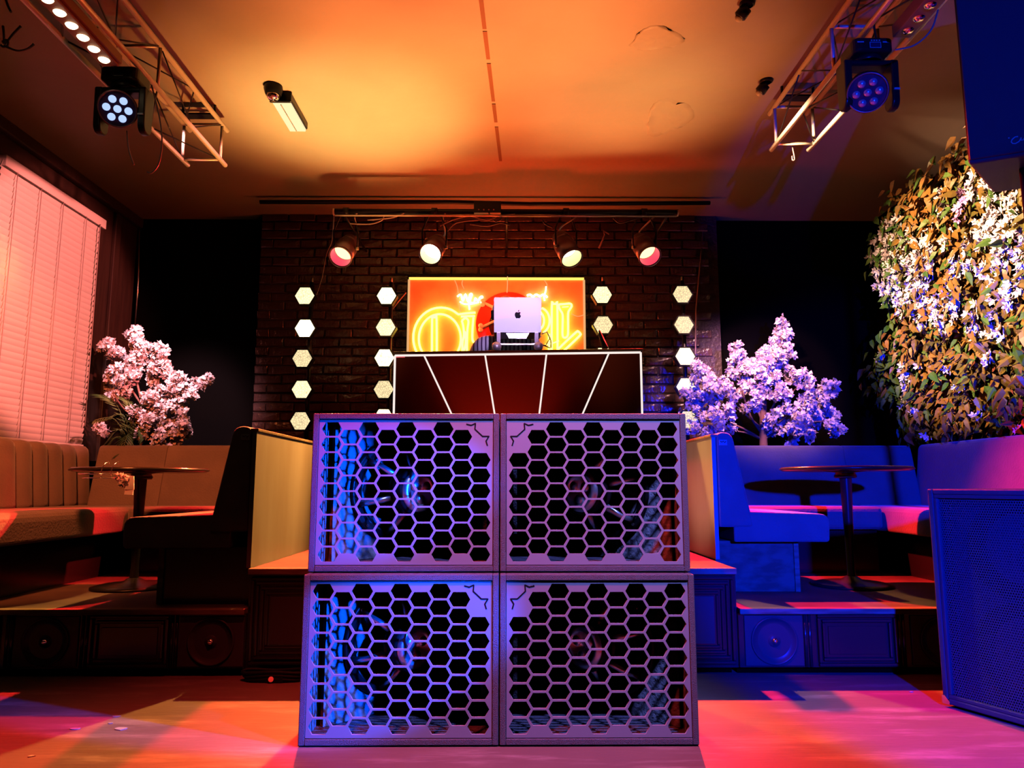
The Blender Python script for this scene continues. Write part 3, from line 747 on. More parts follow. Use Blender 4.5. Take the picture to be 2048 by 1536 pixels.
hr.add(vs, fs, True).build('hair', m_hair, person, local=True)
for s in (-1, 1):
    MB().ball((s * .030, -.100, 1.595), .012, 12, 8).build('eye', m_white, person, local=True)
    MB().ball((s * .072, -.012, 1.58), .026, 10, 8, (1, 0, 0), .4).build('ear', m_skin, person, local=True)
    MB().tube([(s * .018, -.109, 1.612), (s * .032, -.108, 1.616), (s * .045, -.10, 1.611)], .004, 6).build('eyebrow', m_hair, person, local=True)
    MB().ball((s * .112, -.08, .052), .05, 12, 8, (0, 1, 0), 2.3).build('shoe', m_rubber, person, local=True)
MB().tube([(0, -.105, 1.60), (0, -.118, 1.575), (0, -.126, 1.558), (0, -.108, 1.55)], [.006, .010, .013, .009], 8).build('nose', m_skin, person, local=True)
MB().tube([(-.022, -.100, 1.522), (0, -.108, 1.520), (.022, -.100, 1.522)], [.003, .006, .003], 8).build('mouth', mat('lips', (.5, .2, .18), .5), person, local=True)
hp = MB().tube([(.095 * cos(a), -.01, 1.60 + .112 * sin(a)) for a in [pi * i / 14 for i in range(15)]], .009, 8)
h = thing('headphones', 'pale over-ear headphones on the head of the person behind the laptop', 'headphones', (px_, py_, z0 + 1.58))
hb = hp.build('headband', m_standm, h, local=True); hb.location = (0, 0, -1.58)
for s in (-1, 1):
    e = MB().lathe([(0, -.014), (.034, -.014), (.038, 0), (.034, .014), (0, .014)], (s * .094, -.012, 0), (1, 0, 0), 20).build('ear_cup', m_dark, h, local=True)
# ================================================================== neon sign on the brick wall
NY = 5.76
sign = thing('neon_sign', 'glowing yellow neon sign with outlined letters and a red crossbones disc on brick', 'neon sign', P(992, 700, NY))
def S(px, py, dy=0): return P(px, py, NY) + Vector((0, dy, 0))
a, b = S(818, 556), S(1168, 556); zb_ = a.z - .92
MB().bx(a.x, b.x, NY + .012, NY + .02, zb_, a.z).build('backing_panel', m_acryl, sign)
m_edge = emis('lit_edge', (1.0, .62, .10), 1.6)
m_edgew = emis('lit_edge_dim', (1.0, .55, .22), .75)
MB().bx(a.x, b.x, NY - .004, NY + .022, a.z - .012, a.z + .006).build('frame_edge', m_edge, sign, bevel=.002)
for x in (a.x, b.x): MB().bx(x - .008, x + .008, NY - .004, NY + .022, zb_, a.z - .012).build('frame_edge', m_edgew, sign, bevel=.002)
MB().bx(a.x, b.x, NY - .004, NY + .022, zb_ - .012, zb_).build('frame_edge', m_edgew, sign, bevel=.002)
for x in (a.x + .1, b.x - .1): MB().tube([(x, NY + .02, a.z - .05), (x, BY + .015, a.z - .05)], .008, 8).build('standoff', m_chrome, sign)
m_neon = emis('neon_tube', (1.0, .76, .085), 6.5)
m_neonw = emis('neon_tube_hot', (1.0, .80, .35), 9.0)
def smooth(pts, n=5, closed=False):
    out = []; k = len(pts)
    for i in range(k if closed else k - 1):
        p0, p1, p2, p3 = [Vector(pts[j % k] if closed else pts[max(0, min(k - 1, j))]) for j in (i - 1, i, i + 1, i + 2)]
        for j in range(n):
            t = j / n; out.append(.5 * ((2 * p1) + (p2 - p0) * t + (2 * p0 - 5 * p1 + 4 * p2 - p3) * t * t + (3 * p1 - p0 - 3 * p2 + p3) * t ** 3))
    if not closed: out.append(Vector(pts[-1]))
    return out
def neon(pts, closed=False, r=.0085, m=None, n=4):
    pts = [S(p[0], p[1], -.012) for p in pts]
    MB().tube(smooth(pts, n, closed), r, 8, closed=closed).build('neon_tube', m or m_neon, sign)
def loop(x0, y0, x1, y1, w0, w1=None):
    w1 = w1 or w0; d = Vector((x1 - x0, y1 - y0)).normalized(); n = Vector((-d.y, d.x)); a0, a1 = Vector((x0, y0)), Vector((x1, y1))
    return [a0 + n * w0, a0 - d * w0 * .9 + n * w0 * .45, a0 - d * w0 * .9 - n * w0 * .45, a0 - n * w0, a1 - n * w1, a1 + d * w1 * .9 - n * w1 * .45, a1 + d * w1 * .9 + n * w1 * .45, a1 + n * w1]
def arc(cx, cy, rx, ry, a0, a1, n=14): return [(cx + rx * cos(R(a0 + (a1 - a0) * i / n)), cy - ry * sin(R(a0 + (a1 - a0) * i / n))) for i in range(n + 1)]
neon(arc(882, 676, 55, 60, 215, 52) + [(920, 629), (936, 627), (951, 626)])
neon(arc(880, 678, 42, 49, 225, -45))
neon(arc(880, 680, 52, 54, 18, -40, 6))
neon(loop(869, 640, 869, 745, 4.5), True, n=3)
neon([(922, 634), (936, 633), (950, 633)])
neon([(924, 642), (927, 655), (928, 672), (925, 690), (925, 740)]); neon([(924, 642), (931, 637), (937, 643), (935, 660), (934, 690), (934, 740)])
neon([(947, 636), (945, 660), (945, 680), (949, 686)])
neon(arc(1078, 642, 21, 26, 75, -65)); neon(arc(1074, 642, 14, 19, 75, -65))
neon(loop(1109, 614, 1109, 735, 5.5), True, n=3)
neon([(1118, 616), (1118, 610), (1128, 609), (1140, 608), (1143, 613), (1139, 620), (1136, 628), (1136, 660), (1135, 672), (1130, 676), (1125, 672), (1125, 650), (1125, 630), (1121, 622)], True, n=3)
neon([(1124, 615), (1137, 614)], r=.005)
neon(loop(1155, 669, 1122, 700, 5), True, n=3)
neon([(1098, 668), (1098, 740)]); neon([(1090, 690), (1102, 688), (1118, 682)], r=.005)
# small script words in tight neon
neon([(915, 594), (922, 590), (926, 603), (931, 589), (936, 604), (940, 590), (944, 590), (940, 604), (948, 606), (951, 597), (956, 603), (960, 596), (965, 594), (962, 606)], r=.007, m=m_neonw)
neon([(938, 605), (939, 620)], r=.006, m=m_neonw)
neon([(920, 604), (930, 609), (946, 608), (958, 605)], r=.006, m=m_neonw)
neon([(1054, 592), (1060, 590), (1066, 594), (1072, 590), (1080, 593), (1086, 590), (1092, 593), (1094, 596)], r=.008, m=m_neonw)
neon([(1092, 574), (1091, 584), (1088, 592), (1089, 602)], r=.006, m=m_neonw)
for x, z in ((-.5, 2.2), (-.05, 2.3), (.4, 2.2)): lamp('neon_glow', 'POINT', (x, 5.52, z), None, 7.5, (1.0, .065, .012), .12)
# red disc with crossed bones
cdx = S(1017, 648, 0); rd = 66 / FPX * (NY + .05)
disc = MB().lathe([(0, .0), (rd, .0), (rd, .006), (0, .006)], cdx + Vector((0, .0, 0)), (0, -1, 0), 56, smooth=False).build('round_plate', m_disc, sign)
MB().lathe([(0, .006), (rd * .60, .006), (rd * .60, .009), (0, .009)], cdx + Vector((0, 0, -.01)), (0, -1, 0), 40, smooth=False).build('dark_centre', m_discin, disc)
for s in (-1, 1):
    ea, eb = S(1017 - s * 54, 656, -.013), S(1017 + s * 50, 606, -.013)
    MB().tube([ea, ea.lerp(eb, .5), eb], [.013, .010, .013], 10).build('bone', m_bone, disc)
    for e, q in ((ea, 1), (eb, -1)):
        n = Vector((.018, 0, .026 * s * q)) if False else None
        for dz in (-.016, .016): MB().ball(e + Vector((-.006 * s * q, 0, dz)), .020, 12, 8, (0, 1, 0), .6).build('bone_end', m_bone, disc)
MB().tube([S(1015, 553), S(1015, 570, -.01), S(1014, 586, -.012)], .004, 6).build('hanging_wire', m_edgew, sign)
for pts in ([(909, 560), (915, 575), (918, 600), (921, 625)], [(926, 560), (924, 568), (928, 578)], [(1088, 560), (1094, 570), (1092, 578)], [(1143, 628), (1155, 633), (1168, 630)]):
    MB().tube(smooth([S(*p, -.006) for p in pts], 4), .003, 5).build('lead_wire', m_edgew, sign)

# ================================================================== hexagon lamp pillars
m_lens = {k: lens_mat('lens_%d' % k, (1.0, .78, .42), s) for k, s in enumerate((1.15, 1.8, 3.2, 22.0))}
def hexring(c, r, y0, y1, m, name, parent, rin=None):
    pts = [(r * cos(R(60 * k)), r * sin(R(60 * k))) for k in range(6)]
    if rin is None: return MB().prism(pts, (c.x, c.y + y0, c.z), (1, 0, 0), (0, 0, 1), (0, y1 - y0, 0)).build(name, m, parent)
    q = [(rin * cos(R(60 * k)), rin * sin(R(60 * k))) for k in range(6)]; mb = MB()
    for k in range(6):
        j = (k + 1) % 6; mb.prism([pts[k], pts[j], q[j], q[k]], (c.x, c.y + y0, c.z), (1, 0, 0), (0, 0, 1), (0, y1 - y0, 0))
    return mb.build(name, m, parent)
PILL = [([(609, 592), (612, 657), (604, 717), (604, 779), (601, 842)], (1, 3, 0, 1, 0), 'leftmost hexagon lamp pillar, its second lamp glaring, left of the sign'),
        ([(774, 592), (772, 655), (768, 716), (767, 779), (768, 836)], (2, 1, 2, 0, 2), 'hexagon lamp pillar between the leftmost pillar and the neon sign'),
        ([(1204, 590), (1207, 650), (1207, 713), (1207, 776), (1207, 838)], (1, 0, 1, 1, 1), 'hexagon lamp pillar right of the neon sign, mostly behind the dj desk'),
        ([(1363, 589), (1367, 650), (1370, 713), (1372, 774), (1378, 840)], (0, 0, 2, 2, 0), 'rightmost hexagon lamp pillar beside the right blossom tree')]
for lamps, br, lab in PILL:
    Yp = 5.42; cs = [P(*q, Yp) for q in lamps]; xm = sum(c.x for c in cs) / 5
    zp = .46 if -1.1 < xm < 1.0 else 1.0
    t = thing('lamp_pillar', lab, 'lamp', (xm, Yp + .09, zp), group='hexagon lamp pillars')
    MB().tube([(xm + .02, Yp + .09, zp + .01), (xm + .02, Yp + .09, cs[0].z + .13)], .016, 10).build('pole', m_dark, t)
    MB().lathe([(0, 0), (.15, 0), (.15, .008), (.03, .02), (.02, .03)], (xm + .02, Yp + .09, zp), n=24).build('base', m_dark, t)
    MB().tube([(xm + .02, Yp + .09, cs[0].z + .13), (xm + .02, Yp + .09, cs[0].z + .165)], .010, 10).build('cap', mat('pillar_cap', (.7, .62, .58), .4), t)
    lamp('pillar_glow', 'POINT', (xm, Yp - .12, cs[1].z), None, .5, (1.0, .50, .2), .10)
    for c, k in zip(cs, br):
        c = Vector((xm + (c.x - xm) * .5, Yp, c.z))
        h = hexring(c, .080, .004, .06, m_dark, 'lamp_housing', t)
        hexring(c, .083, -.010, .02, m_dark, 'bezel', h, .073)
        hexring(c, .073, -.004, .004, m_lens[k], 'lens', h)
        MB().bx(c.x + .0, c.x + .04, Yp + .05, Yp + .085, c.z - .02, c.z + .02).build('bracket', m_dark, h)

# ================================================================== back lighting bar with four par cans
BYb = 5.0
bar_l, bar_r = P(668, 427, BYb), P(1355, 422, BYb); zbar = (bar_l.z + bar_r.z) / 2
bar = thing('lighting_bar', 'black lighting bar hung below the ceiling over the dj desk', 'lighting bar', ((bar_l.x + bar_r.x) / 2, BYb, zbar))
MB().tube([(bar_l.x, BYb, zbar), (bar_r.x, BYb, zbar)], .022, 14).build('pipe', m_dark, bar)
MB().tube([(bar_l.x + .02, BYb - .05, zbar - .045), (bar_r.x - .02, BYb - .05, zbar - .045)], .007, 8).build('thin_rail', m_alu, bar)
for x in (bar_l.x + .06, 0, bar_r.x - .06):
    MB().tube([(x, BYb, zbar), (x, BY + .01, zbar)], .009, 8).build('wall_arm', m_dark, bar)
for x in (bar_l.x, bar_r.x): MB().tube([(x - .006, BYb, zbar), (x + .006, BYb, zbar)], .026, 12).build('end_cap', m_alu, bar)
bp = P(975, 418, 4.98)
o = thing('dimmer_box', 'black dimmer box on the middle of the lighting bar', 'dimmer', bp)
MB().bx(bp.x - .095, bp.x + .095, 4.955, 5.03, bp.z - .035, bp.z + .05).build('housing', m_dark, o, bevel=.004)
for k in range(4): MB().tube([(bp.x - .06 + k * .035, 4.95, bp.z - .015), (bp.x - .06 + k * .035, 4.956, bp.z - .015)], .005, 8).build('socket', m_white, o)
CANS = [((690, 500), (-1.55, 2.6, .1), (1.0, .025, .022), 600, 'outer left red par can on the lighting bar', 0),
        ((868, 497), (-1.05, 2.4, .3), (1.0, .45, .10), 460, 'inner left yellow par can on the lighting bar', 1),
        ((1133, 498), (1.15, 3.75, .5), (1.0, .52, .13), 190, 'inner right yellow par can on the lighting bar', 1),
        ((1290, 498), (1.55, 2.75, .1), (1.0, .02, .022), 820, 'outer right red par can on the lighting bar', 0)]
m_canred = mat('par_can_red', (.16, .10, .13), .32, metal=.5); m_canin = mat('par_can_inside', (.75, .70, .62), .35, metal=.4)
l_red = emis('red_gel_lens', (1.0, .52, .22), 3.2); l_yel = emis('yellow_gel_lens', (1.0, .90, .55), 9.0)
m_glowr = mat('red_glow_lining', (.5, .03, .08), .4, emit=(1.0, .03, .14), es=.7); m_glowy = mat('yellow_glow_lining', (.5, .45, .15), .4, emit=(1.0, .86, .30), es=.8)
for (px, py), aim, colr, pw, lab, ye in CANS:
    c = P(px, py, BYb); d = (Vector(aim) - c).normalized()
    # barrels seen from below lean towards the floor they light
    t = thing('par_can', lab, 'stage light', c, group='par cans on the lighting bar')
    MB().lathe([(.03, -.155), (.05, -.15), (.058, -.13), (.060, -.10), (.064, -.10), (.064, -.09), (.060, -.085), (.060, -.07), (.064, -.068), (.064, -.058), (.075, -.05), (.075, .105), (.072, .105), (.072, .0)], c, d, 28).build('barrel', m_canred, t)
    MB().lathe([(.0712, .012), (.0712, .104)], c, d, 28).build('barrel_lining', m_glowy if ye else m_glowr, t)  # lamp light inside the barrel is put into the lining as emission
    MB().lathe([(.0, -.004), (.04, -.002), (.068, .006), (.071, .004)], c, d, 28).build('lens', l_yel if ye else l_red, t)
    MB().lathe([(.075, .10), (.081, .10), (.081, .112), (.074, .112)], c, d, 28).build('gel_frame', m_canred, t)
    u, v, dd = frame_of(d)
    for s in (-1, 1): MB().tube([c + u * s * .078 - d * .01, c + u * s * .095 - d * .01], .012, 10).build('knob', m_alu, t)
    top = Vector((c.x, BYb, zbar - .02)); k0 = c - d * .01
    MB().tube([k0 + u * .086, k0 + u * .09 + (top - k0) * .55, top + u * .04, top - u * .04, k0 - u * .09 + (top - k0) * .55, k0 - u * .086], .006, 8).build('yoke', m_dark, t)
    MB().tube([top + Vector((-.02, 0, .02)), top + Vector((.02, 0, .02))], .03, 12).build('clamp', m_dark, t)
    MB().tube(smooth([c - d * .15, c - d * .2 + Vector((.03, .02, .04)), top + Vector((.06, .0, -.02)), top + Vector((.10, 0, .03))], 4), .006, 6).build('cord', m_cablep, t)
    lo_ = lamp('par_can_light', 'SPOT', c + d * .118, aim, pw, colr, .03, 94 if not ye else (78 if px < 1000 else 42), .6)
# loose cables along the bar
ci = 0
CABL = ['pale cable bent over the bar just right of the outer left par can', 'pale cable sloping to the bar between the two left par cans', 'long cable arching from the inner left par can up to the dimmer box', 'lower cable running from the inner left par can towards the dimmer box',
        'slack cable hanging on the brick below the dimmer box', 'small round cable loop just under the dimmer box', 'short cable curling above the inner right par can', 'cable drooping from the bar to the outer right par can', 'cable arching over the front of the dimmer box']
for pts in ([(700, 447), (740, 448), (764, 440), (768, 430)], [(735, 440), (780, 436), (800, 430), (808, 426)], [(880, 452), (905, 440), (940, 432), (972, 440), (992, 434)],
            [(895, 462), (912, 446), (950, 440), (985, 437)], [(940, 448), (975, 452), (1000, 446), (1020, 450)], [(985, 436), (998, 431), (1002, 438), (992, 443), (985, 438)], [(1085, 440), (1090, 448), (1105, 455)], [(1226, 436), (1240, 446), (1262, 440), (1290, 432)],
            [(955, 425), (965, 414), (975, 420), (985, 432), (1030, 427)]):
    o = MB().tube(smooth([P(a, b, BYb - .03) for a, b in pts], 4), .005, 6).build('hanging_cable', m_cablep); ci += 1
    tag(o, CABL[ci - 1], 'cable', 'cables draped along the lighting bar')
o = MB().tube(smooth([P(668, 428, 5.0)] + [P(a, b, 5.25) for a, b in ((664, 480), (652, 510), (645, 550), (633, 590))], 4), .004, 6).build('hanging_cable', m_cablep)
tag(o, 'long thin cable hanging down left of the outer left par can', 'cable')
o = MB().tube([P(a, b, 5.75) for a, b in ((812, 585), (795, 605), (782, 622))], .006, 6).build('sign_cable', m_cablep); tag(o, 'pale slanting cable at the left edge of the neon sign', 'cable')
o = MB().tube([P(520, 404, 5.5), P(900, 404, 5.5), P(1060, 408, 5.5), P(1420, 406, 5.5)], .016, 10).build('ceiling_conduit', m_dark); tag(o, 'black conduit running across the ceiling before the back wall', 'conduit')
o = MB().tube([P(1198, 496, 5.86), P(1210, 470, 5.86), P(1206, 462, 5.86), P(1219, 468, 5.86)], .009, 6).build('wall_hook', m_cablep); tag(o, 'bent pale hook on the brick wall between the two right par cans', 'hook')
o = MB().tube([P(279, 440, 5.96), P(277, 560, 5.96), P(271, 650, 5.96)], .006, 6).build('corner_cable', m_chrome); tag(o, 'shiny thin cable running down the dark left corner above the blossom', 'cable')

# ================================================================== trusses
def truss(s, X0, X1, Z0, Z1, Y0, Y1, label):
    t = thing('lighting_truss', label, 'truss', ((X0 + X1) / 2, (Y0 + Y1) / 2, Z0))
    C = [(X0, Z0), (X1, Z0), (X1, Z1), (X0, Z1)]
    for x, z in C: MB().tube([(x, Y0, z), (x, Y1, z)], .0135, 12).build('chord', m_alu, t)
    n = 9; L = (Y1 - .08 - Y0) / n
    for k in range(n):
        ya, yb = Y0 + k * L, Y0 + (k + 1) * L
        for i in range(4):
            (xa, za), (xb, zb2) = C[i], C[(i + 1) % 4]
            if k % 2: xa, za, xb, zb2 = xb, zb2, xa, za
            MB().tube([(xa, ya, za), (xb, yb, zb2)], .004, 6).build('diagonal_brace', m_iron, t)
            if k % 2 == 0 or k == n - 1: MB().tube([(xa, yb, za), (xb, yb, zb2)], .009, 8).build('cross_brace', m_alu, t)
    for y in (1.3, 2.5, Y1 - .15):
        for x in (X0 + .02, X1 - .02): MB().tube([(x, y, Z1), (x, y, ZC)], .008, 8).build('ceiling_hanger', m_dark, t)
        MB().bx(X0, X1, y - .03, y + .03, Z1 + .012, Z1 + .022).build('hanger_plate', m_dark, t)
    return t
truss(-1, -1.925, -1.70, 2.745, 2.965, .6, 4.26, 'aluminium lighting truss under the left of the ceiling')
truss(1, 1.525, 1.74, 2.745, 2.965, .6, 4.03, 'aluminium lighting truss under the right of the ceiling')

# led bars
m_barbody = mat('led_bar_body', (.42, .16, .10), .4, metal=.3)
def led_bar(x, y0, y1, z, lit, label):
    t = thing('led_bar', label, 'light bar', (x, (y0 + y1) / 2, z))
    MB().bx(x - .038, x + .038, y0, y1, z, z + .055).build('housing', m_barbody, t, bevel=.004)
    MB().bx(x + .038, x + .05, y0, y1, z + .01, z + .05).build('side_fin', m_barbody, t, bevel=.002)
    n = int((y1 - y0) / .08); m = emis('led_lens_lit', (1.0, .72, .42), 8) if lit else m_chrome
    for k in range(n):
        MB().lathe([(0, .010), (.016, .008), (.022, .002), (.024, -.001)], (x, y1 - .05 - k * .08, z), (0, 0, -1), 16).build('lens', m, t)
    for y in (y0 + .15, y1 - .12): MB().tube([(x, y, z + .05), (x, y, 2.75)], .006, 8).build('hanger', m_dark, t)
    return t
led_bar(-1.735, 1.9, 3.03, 2.645, True, 'red-orange led bar with glowing lamps under the left truss')
led_bar(1.635, 1.6, 2.83, 2.665, False, 'red-orange led bar with dark lamps under the right truss')
lamp('led_bar_light', 'SPOT', (-2.0, 2.6, 2.60), (-2.95, 4.55, .85), 210, (1.0, .20, .05), .12, 66, .6)

# moving heads
def moving_head(base, face, aim, lit, label):
    t = thing('moving_head', label, 'stage light', base)
    c = Vector(face); d = (Vector(aim) - c).normalized(); b = Vector(base)
    bm_ = MB(); bm_.prism(rounded([(-.085, -.075), (.085, -.075), (.085, .075), (-.085, .075)], .03), (b.x, b.y, b.z - .03), (1, 0, 0), (0, 1, 0), (0, 0, .065))
    bo = bm_.build('base', m_dark, t, bevel=.012, seg=3)
    MB().bx(b.x - .018, b.x + .026, b.y - .0765, b.y - .075, b.z - .014, b.z + .008).build('display', mat('display_glass', (.02, .03, .10), .15), bo)
    f = MB(); frame_strips(f, b.x - .020, b.x + .028, b.z - .016, b.z + .010, b.y - .0755, .0022, .0015); f.build('display_outline', m_white, bo)
    for k in range(4): MB().bx(b.x - .014 + k * .011, b.x - .008 + k * .011, b.y - .0768, b.y - .075, b.z + .015, b.z + .020).build('button', m_white, bo)
    for x in (-.058, .050): MB().bx(b.x + x - .014, b.x + x + .014, b.y - .0768, b.y - .075, b.z + .008, b.z + .013).build('marking', m_white, bo)
    MB().lathe([(.06, 0), (.065, .01), (.06, .02)], b - Vector((0, 0, .05)), (0, 0, 1), 24).build('turntable', m_dark, t)
    cc = c - d * .055
    for s in (-1, 1):
        x = b.x + s * .10
        pr = rounded([(-.045, 0), (.045, 0), (.038, -.19), (.02, -.215), (-.02, -.215), (-.038, -.19)], .015, 3)
        arm = MB().prism([(y, z) for y, z in pr], (x - .016, b.y, b.z - .045), (0, 1, 0), (0, 0, 1), (.032, 0, 0)).build('yoke_arm', m_dark, t, bevel=.008, seg=3)
        if s > 0: MB().bx(x - .012, x + .012, b.y - .047, b.y - .040, b.z - .185, b.z - .178).build('marking', m_white, arm)
    MB().bx(b.x - .10, b.x + .10, b.y - .04, b.y + .04, b.z - .07, b.z - .045).build('yoke_bridge', m_dark, t, bevel=.012, seg=3)
    hd_ = MB().lathe([(0, -.075), (.04, -.072), (.07, -.05), (.083, -.01), (.084, .04), (.080, .055), (.074, .058), (.073, .052), (0, .052)], cc, d, 32).build('head', m_dark, t)
    MB().lathe([(.0735, .056), (.078, .060), (.081, .056)], cc, d, 32).build('face_ring', m_canred, hd_)
    MB().lathe([(0, .053), (.073, .053)], cc, d, 32).build('face_plate', mat('face_plate', (.10, .05, .14), .3), hd_)
    u, v, dd = frame_of(d)
    lm = emis('led_on', (.45, .62, 1.0), 1.1) if lit else mat('led_off', (.42, .36, .44), .15, metal=.5)
    for k in range(7):
        off = Vector() if k == 6 else (u * cos(R(60 * k)) + v * sin(R(60 * k))) * .044
        MB().lathe([(.0165, .053), (.0165, .057), (.010, .062), (0, .063)], cc + off, d, 14).build('led_lens', lm, hd_)
    MB().tube([b + Vector((0, 0, .03)), b + Vector((0, 0, .055))], .022, 12).build('clamp', m_alu, t)
    return t
moving_head((-1.755, 3.20, 2.672), (-1.745, 3.13, 2.500), (-.35, .3, 1.0), True, 'moving head light with seven glowing blue-white leds under the left truss')
moving_head((1.555, 2.97, 2.678), (1.515, 2.90, 2.462), (.35, .3, .7), False, 'blue lit moving head light with dark leds under the right truss')
for k, (pts, y, lb) in enumerate((([(254, 262), (258, 300), (268, 330)], 3.2, 'thin loose wire hanging below the left moving head'), ([(303, 170), (318, 230), (324, 280), (318, 325), (304, 345), (294, 344)], 3.2, 'thin looping safety wire right of the left moving head'),
                                  ([(1583, 285), (1586, 300), (1589, 318), (1585, 320), (1584, 312)], 4.0, 'thin wire loop dangling below the right truss end'),
                                  ([(1790, 100), (1830, 90), (1862, 60), (1876, 20)], 2.7, 'slack cable sagging right of the right moving head'))):
    o = MB().tube(smooth([P(a, b, y) for a, b in pts], 5), .0035, 6).build('hanging_wire', m_cablep); tag(o, lb, 'cable')
rt = random.Random(5); c = P(10, 88, 3.0)
tg = thing('cable_tangle', 'pale tangle of cable ends on the wall at the top left corner', 'cable', c)
for pts in ([(8, 88), (8, 70), (6, 52)], [(10, 90), (25, 70), (42, 52)], [(8, 92), (35, 102), (55, 98), (68, 88)], [(4, 84), (14, 80), (17, 90), (8, 95), (2, 90)], [(12, 0), (16, 12), (22, 24)]):
    MB().tube(smooth([P(a, b, 3.0) for a, b in pts], 5), .005, 6).build('strand', m_cablep, tg)
# ceiling fittings
def on_ceiling(px, py, z=ZC):
    d = ray(px, py); return CAM + d * ((z - CAM.z) / d.z)
ca, cb = on_ceiling(545, 201, ZC - .05), on_ceiling(580, 261, ZC - .05)
el = thing('emergency_light', 'slim rectangular light fitting fixed to the ceiling beside a round sensor', 'light', ((ca.x + cb.x) / 2 + .04, (ca.y + cb.y) / 2, ZC))
x0, x1 = ca.x - .01, ca.x + .105
MB().bx(x0, x1, ca.y, cb.y, ZC - .045, ZC).build('housing', m_dark, el, bevel=.006)
MB().bx(x0 + .008, x1 - .008, ca.y + .008, cb.y - .008, ZC - .062, ZC - .044).build('diffuser', emis('diffuser', (1.0, .84, .48), .95), el, bevel=.004)
MB().bx(x0 - .004, x1 + .004, ca.y - .012, ca.y + .004, ZC - .064, ZC).build('end_cap', m_dark, el, bevel=.004)
MB().bx(x0 + .05, x0 + .054, ca.y + .02, cb.y - .02, ZC - .066, ZC - .061).build('rib', m_nosing, el)
sc = on_ceiling(547, 172); sn = thing('ceiling_sensor', 'small black domed sensor with chrome teeth on the ceiling before the light fitting', 'sensor', sc)
MB().lathe([(.05, 0), (.052, -.02), (.044, -.05), (.040, -.055)], sc, (0, 0, 1), 24).build('base', m_dark, sn)
MB().lathe([(.036, -.05), (.034, -.07), (.022, -.082), (0, -.085)], sc, (0, 0, 1), 16).build('dome', m_chrome, sn)
for px, py, lb in ((1484, 10, 'small black ceiling spot with pale tip near the top of the right truss'), (1522, 165, 'small black ceiling spot with pale tip beside the right truss end')):
    c = on_ceiling(px + 10, py - 4); t = thing('ceiling_spot', lb, 'spotlight', c)
    MB().lathe([(.035, 0), (.036, -.01), (.026, -.015)], c, (0, 0, 1), 18).build('mount', m_dark, t)
    dd = Vector((-.5, .35, -.6)).normalized(); MB().lathe([(0, 0), (.028, .005), (.03, .05), (.022, .055)], c - Vector((0, 0, .02)), dd, 18).build('body', m_dark, t)
    MB().ball(c - Vector((0, 0, .02)) + dd * .055, .02, 12, 8).build('tip', mat('pale_tip', (.75, .62, .5), .4), t)

# unseen uplighters added before the desk to wash the ceiling and one panel
for x, y, aim, pw, cl, lb in ((-.80, 4.30, (-1.0, 4.15, 3.05), 330, (1.0, .36, .08), 'small black uplighter added out of view on the stage before the left of the dj desk'), (.62, 4.30, (.55, 3.9, 3.05), 240, (1.0, .34, .09), 'small black uplighter added out of view on the stage before the right of the dj desk'),
                              (-.1, 4.15, (-.15, 2.9, 3.05), 430, (1.0, .25, .07), 'small black uplighter added out of view on the stage before the middle of the dj desk'),
                              (.38, 3.85, (1.05, 4.1, .95), 11, (1.0, .40, .27), 'small black unseen stage lamp added to light the right cream booth panel')):
    b = Vector((x, y, .46)); d = (Vector(aim) - b).normalized(); t = thing('uplighter', lb, 'stage light', b, group='added unseen uplighters before the dj desk')
    MB().bx(x - .07, x + .07, y - .06, y + .06, .46, .475).build('foot', m_dark, t)
    c = b + Vector((0, 0, .10)); MB().lathe([(0, -.06), (.05, -.055), (.06, 0), (.062, .06), (.056, .06), (.055, .05)], c, d, 20).build('can', m_dark, t)
    MB().lathe([(0, .04), (.055, .04)], c, d, 20).build('lens', emis('uplight_lens', (1, .6, .2), 4), t)
    lamp('uplight', 'SPOT', c + d * .075, aim, pw, cl, .05, 56 if pw > 60 else 90, 1.0)
lamp('uplight_beam', 'SPOT', (-.80, 4.30, .64), (-.95, 4.25, 3.05), 230, (1.0, .80, .26), .05, 42, 1.0)  # extra beams added at two uplighters to yellow the ceiling
lamp('uplight_beam', 'SPOT', (.62, 4.30, .64), (.66, 4.05, 3.05), 60, (1.0, .80, .30), .05, 36, 1.0)
lamp('uplight_back', 'SPOT', (-.1, 4.15, .66), (.1, 5.1, 3.05), 70, (1.0, .05, .012), .05, 62, .6)  # red spots added without cans to redden the ceiling's back and edges
lamp('uplight_flood', 'SPOT', (-.1, 4.15, .66), (-.1, 3.6, 3.05), 60, (1.0, .05, .01), .05, 130, .8)
# ================================================================== blossom trees
rp = random.Random(11)
def petal_quad(c, n, sz, rnd):
    u, v, d = frame_of(n); a = rnd.uniform(0, 2 * pi); e = u * cos(a) + v * sin(a); f = d.cross(e)
    return [c, c + e * sz * .55 + f * sz * .42 + d * sz * .1, c + e * sz * 1.05 + d * sz * .3, c + e * sz * .55 - f * sz * .42 + d * sz * .1]
def puff(seed, r, n=34, sz=.026):
    rnd = random.Random(seed); mb = MB()
    for i in range(n):
        z = rnd.uniform(-1, 1); a = rnd.uniform(0, 2 * pi); q = math.sqrt(1 - z * z); d = Vector((q * cos(a), q * sin(a), z))
        c = d * r * rnd.uniform(.35, .85); nn = (d + Vector((rnd.uniform(-.6, .6), rnd.uniform(-.6, .6), rnd.uniform(-.6, .6)))).normalized()
        for k in range(2): mb.add(petal_quad(c, nn, sz * rnd.uniform(.8, 1.2), rnd), [(0, 1, 2, 3)], True)
    return mb.mesh('blossom')
PUFF = [puff(s, .036) for s in range(6)]
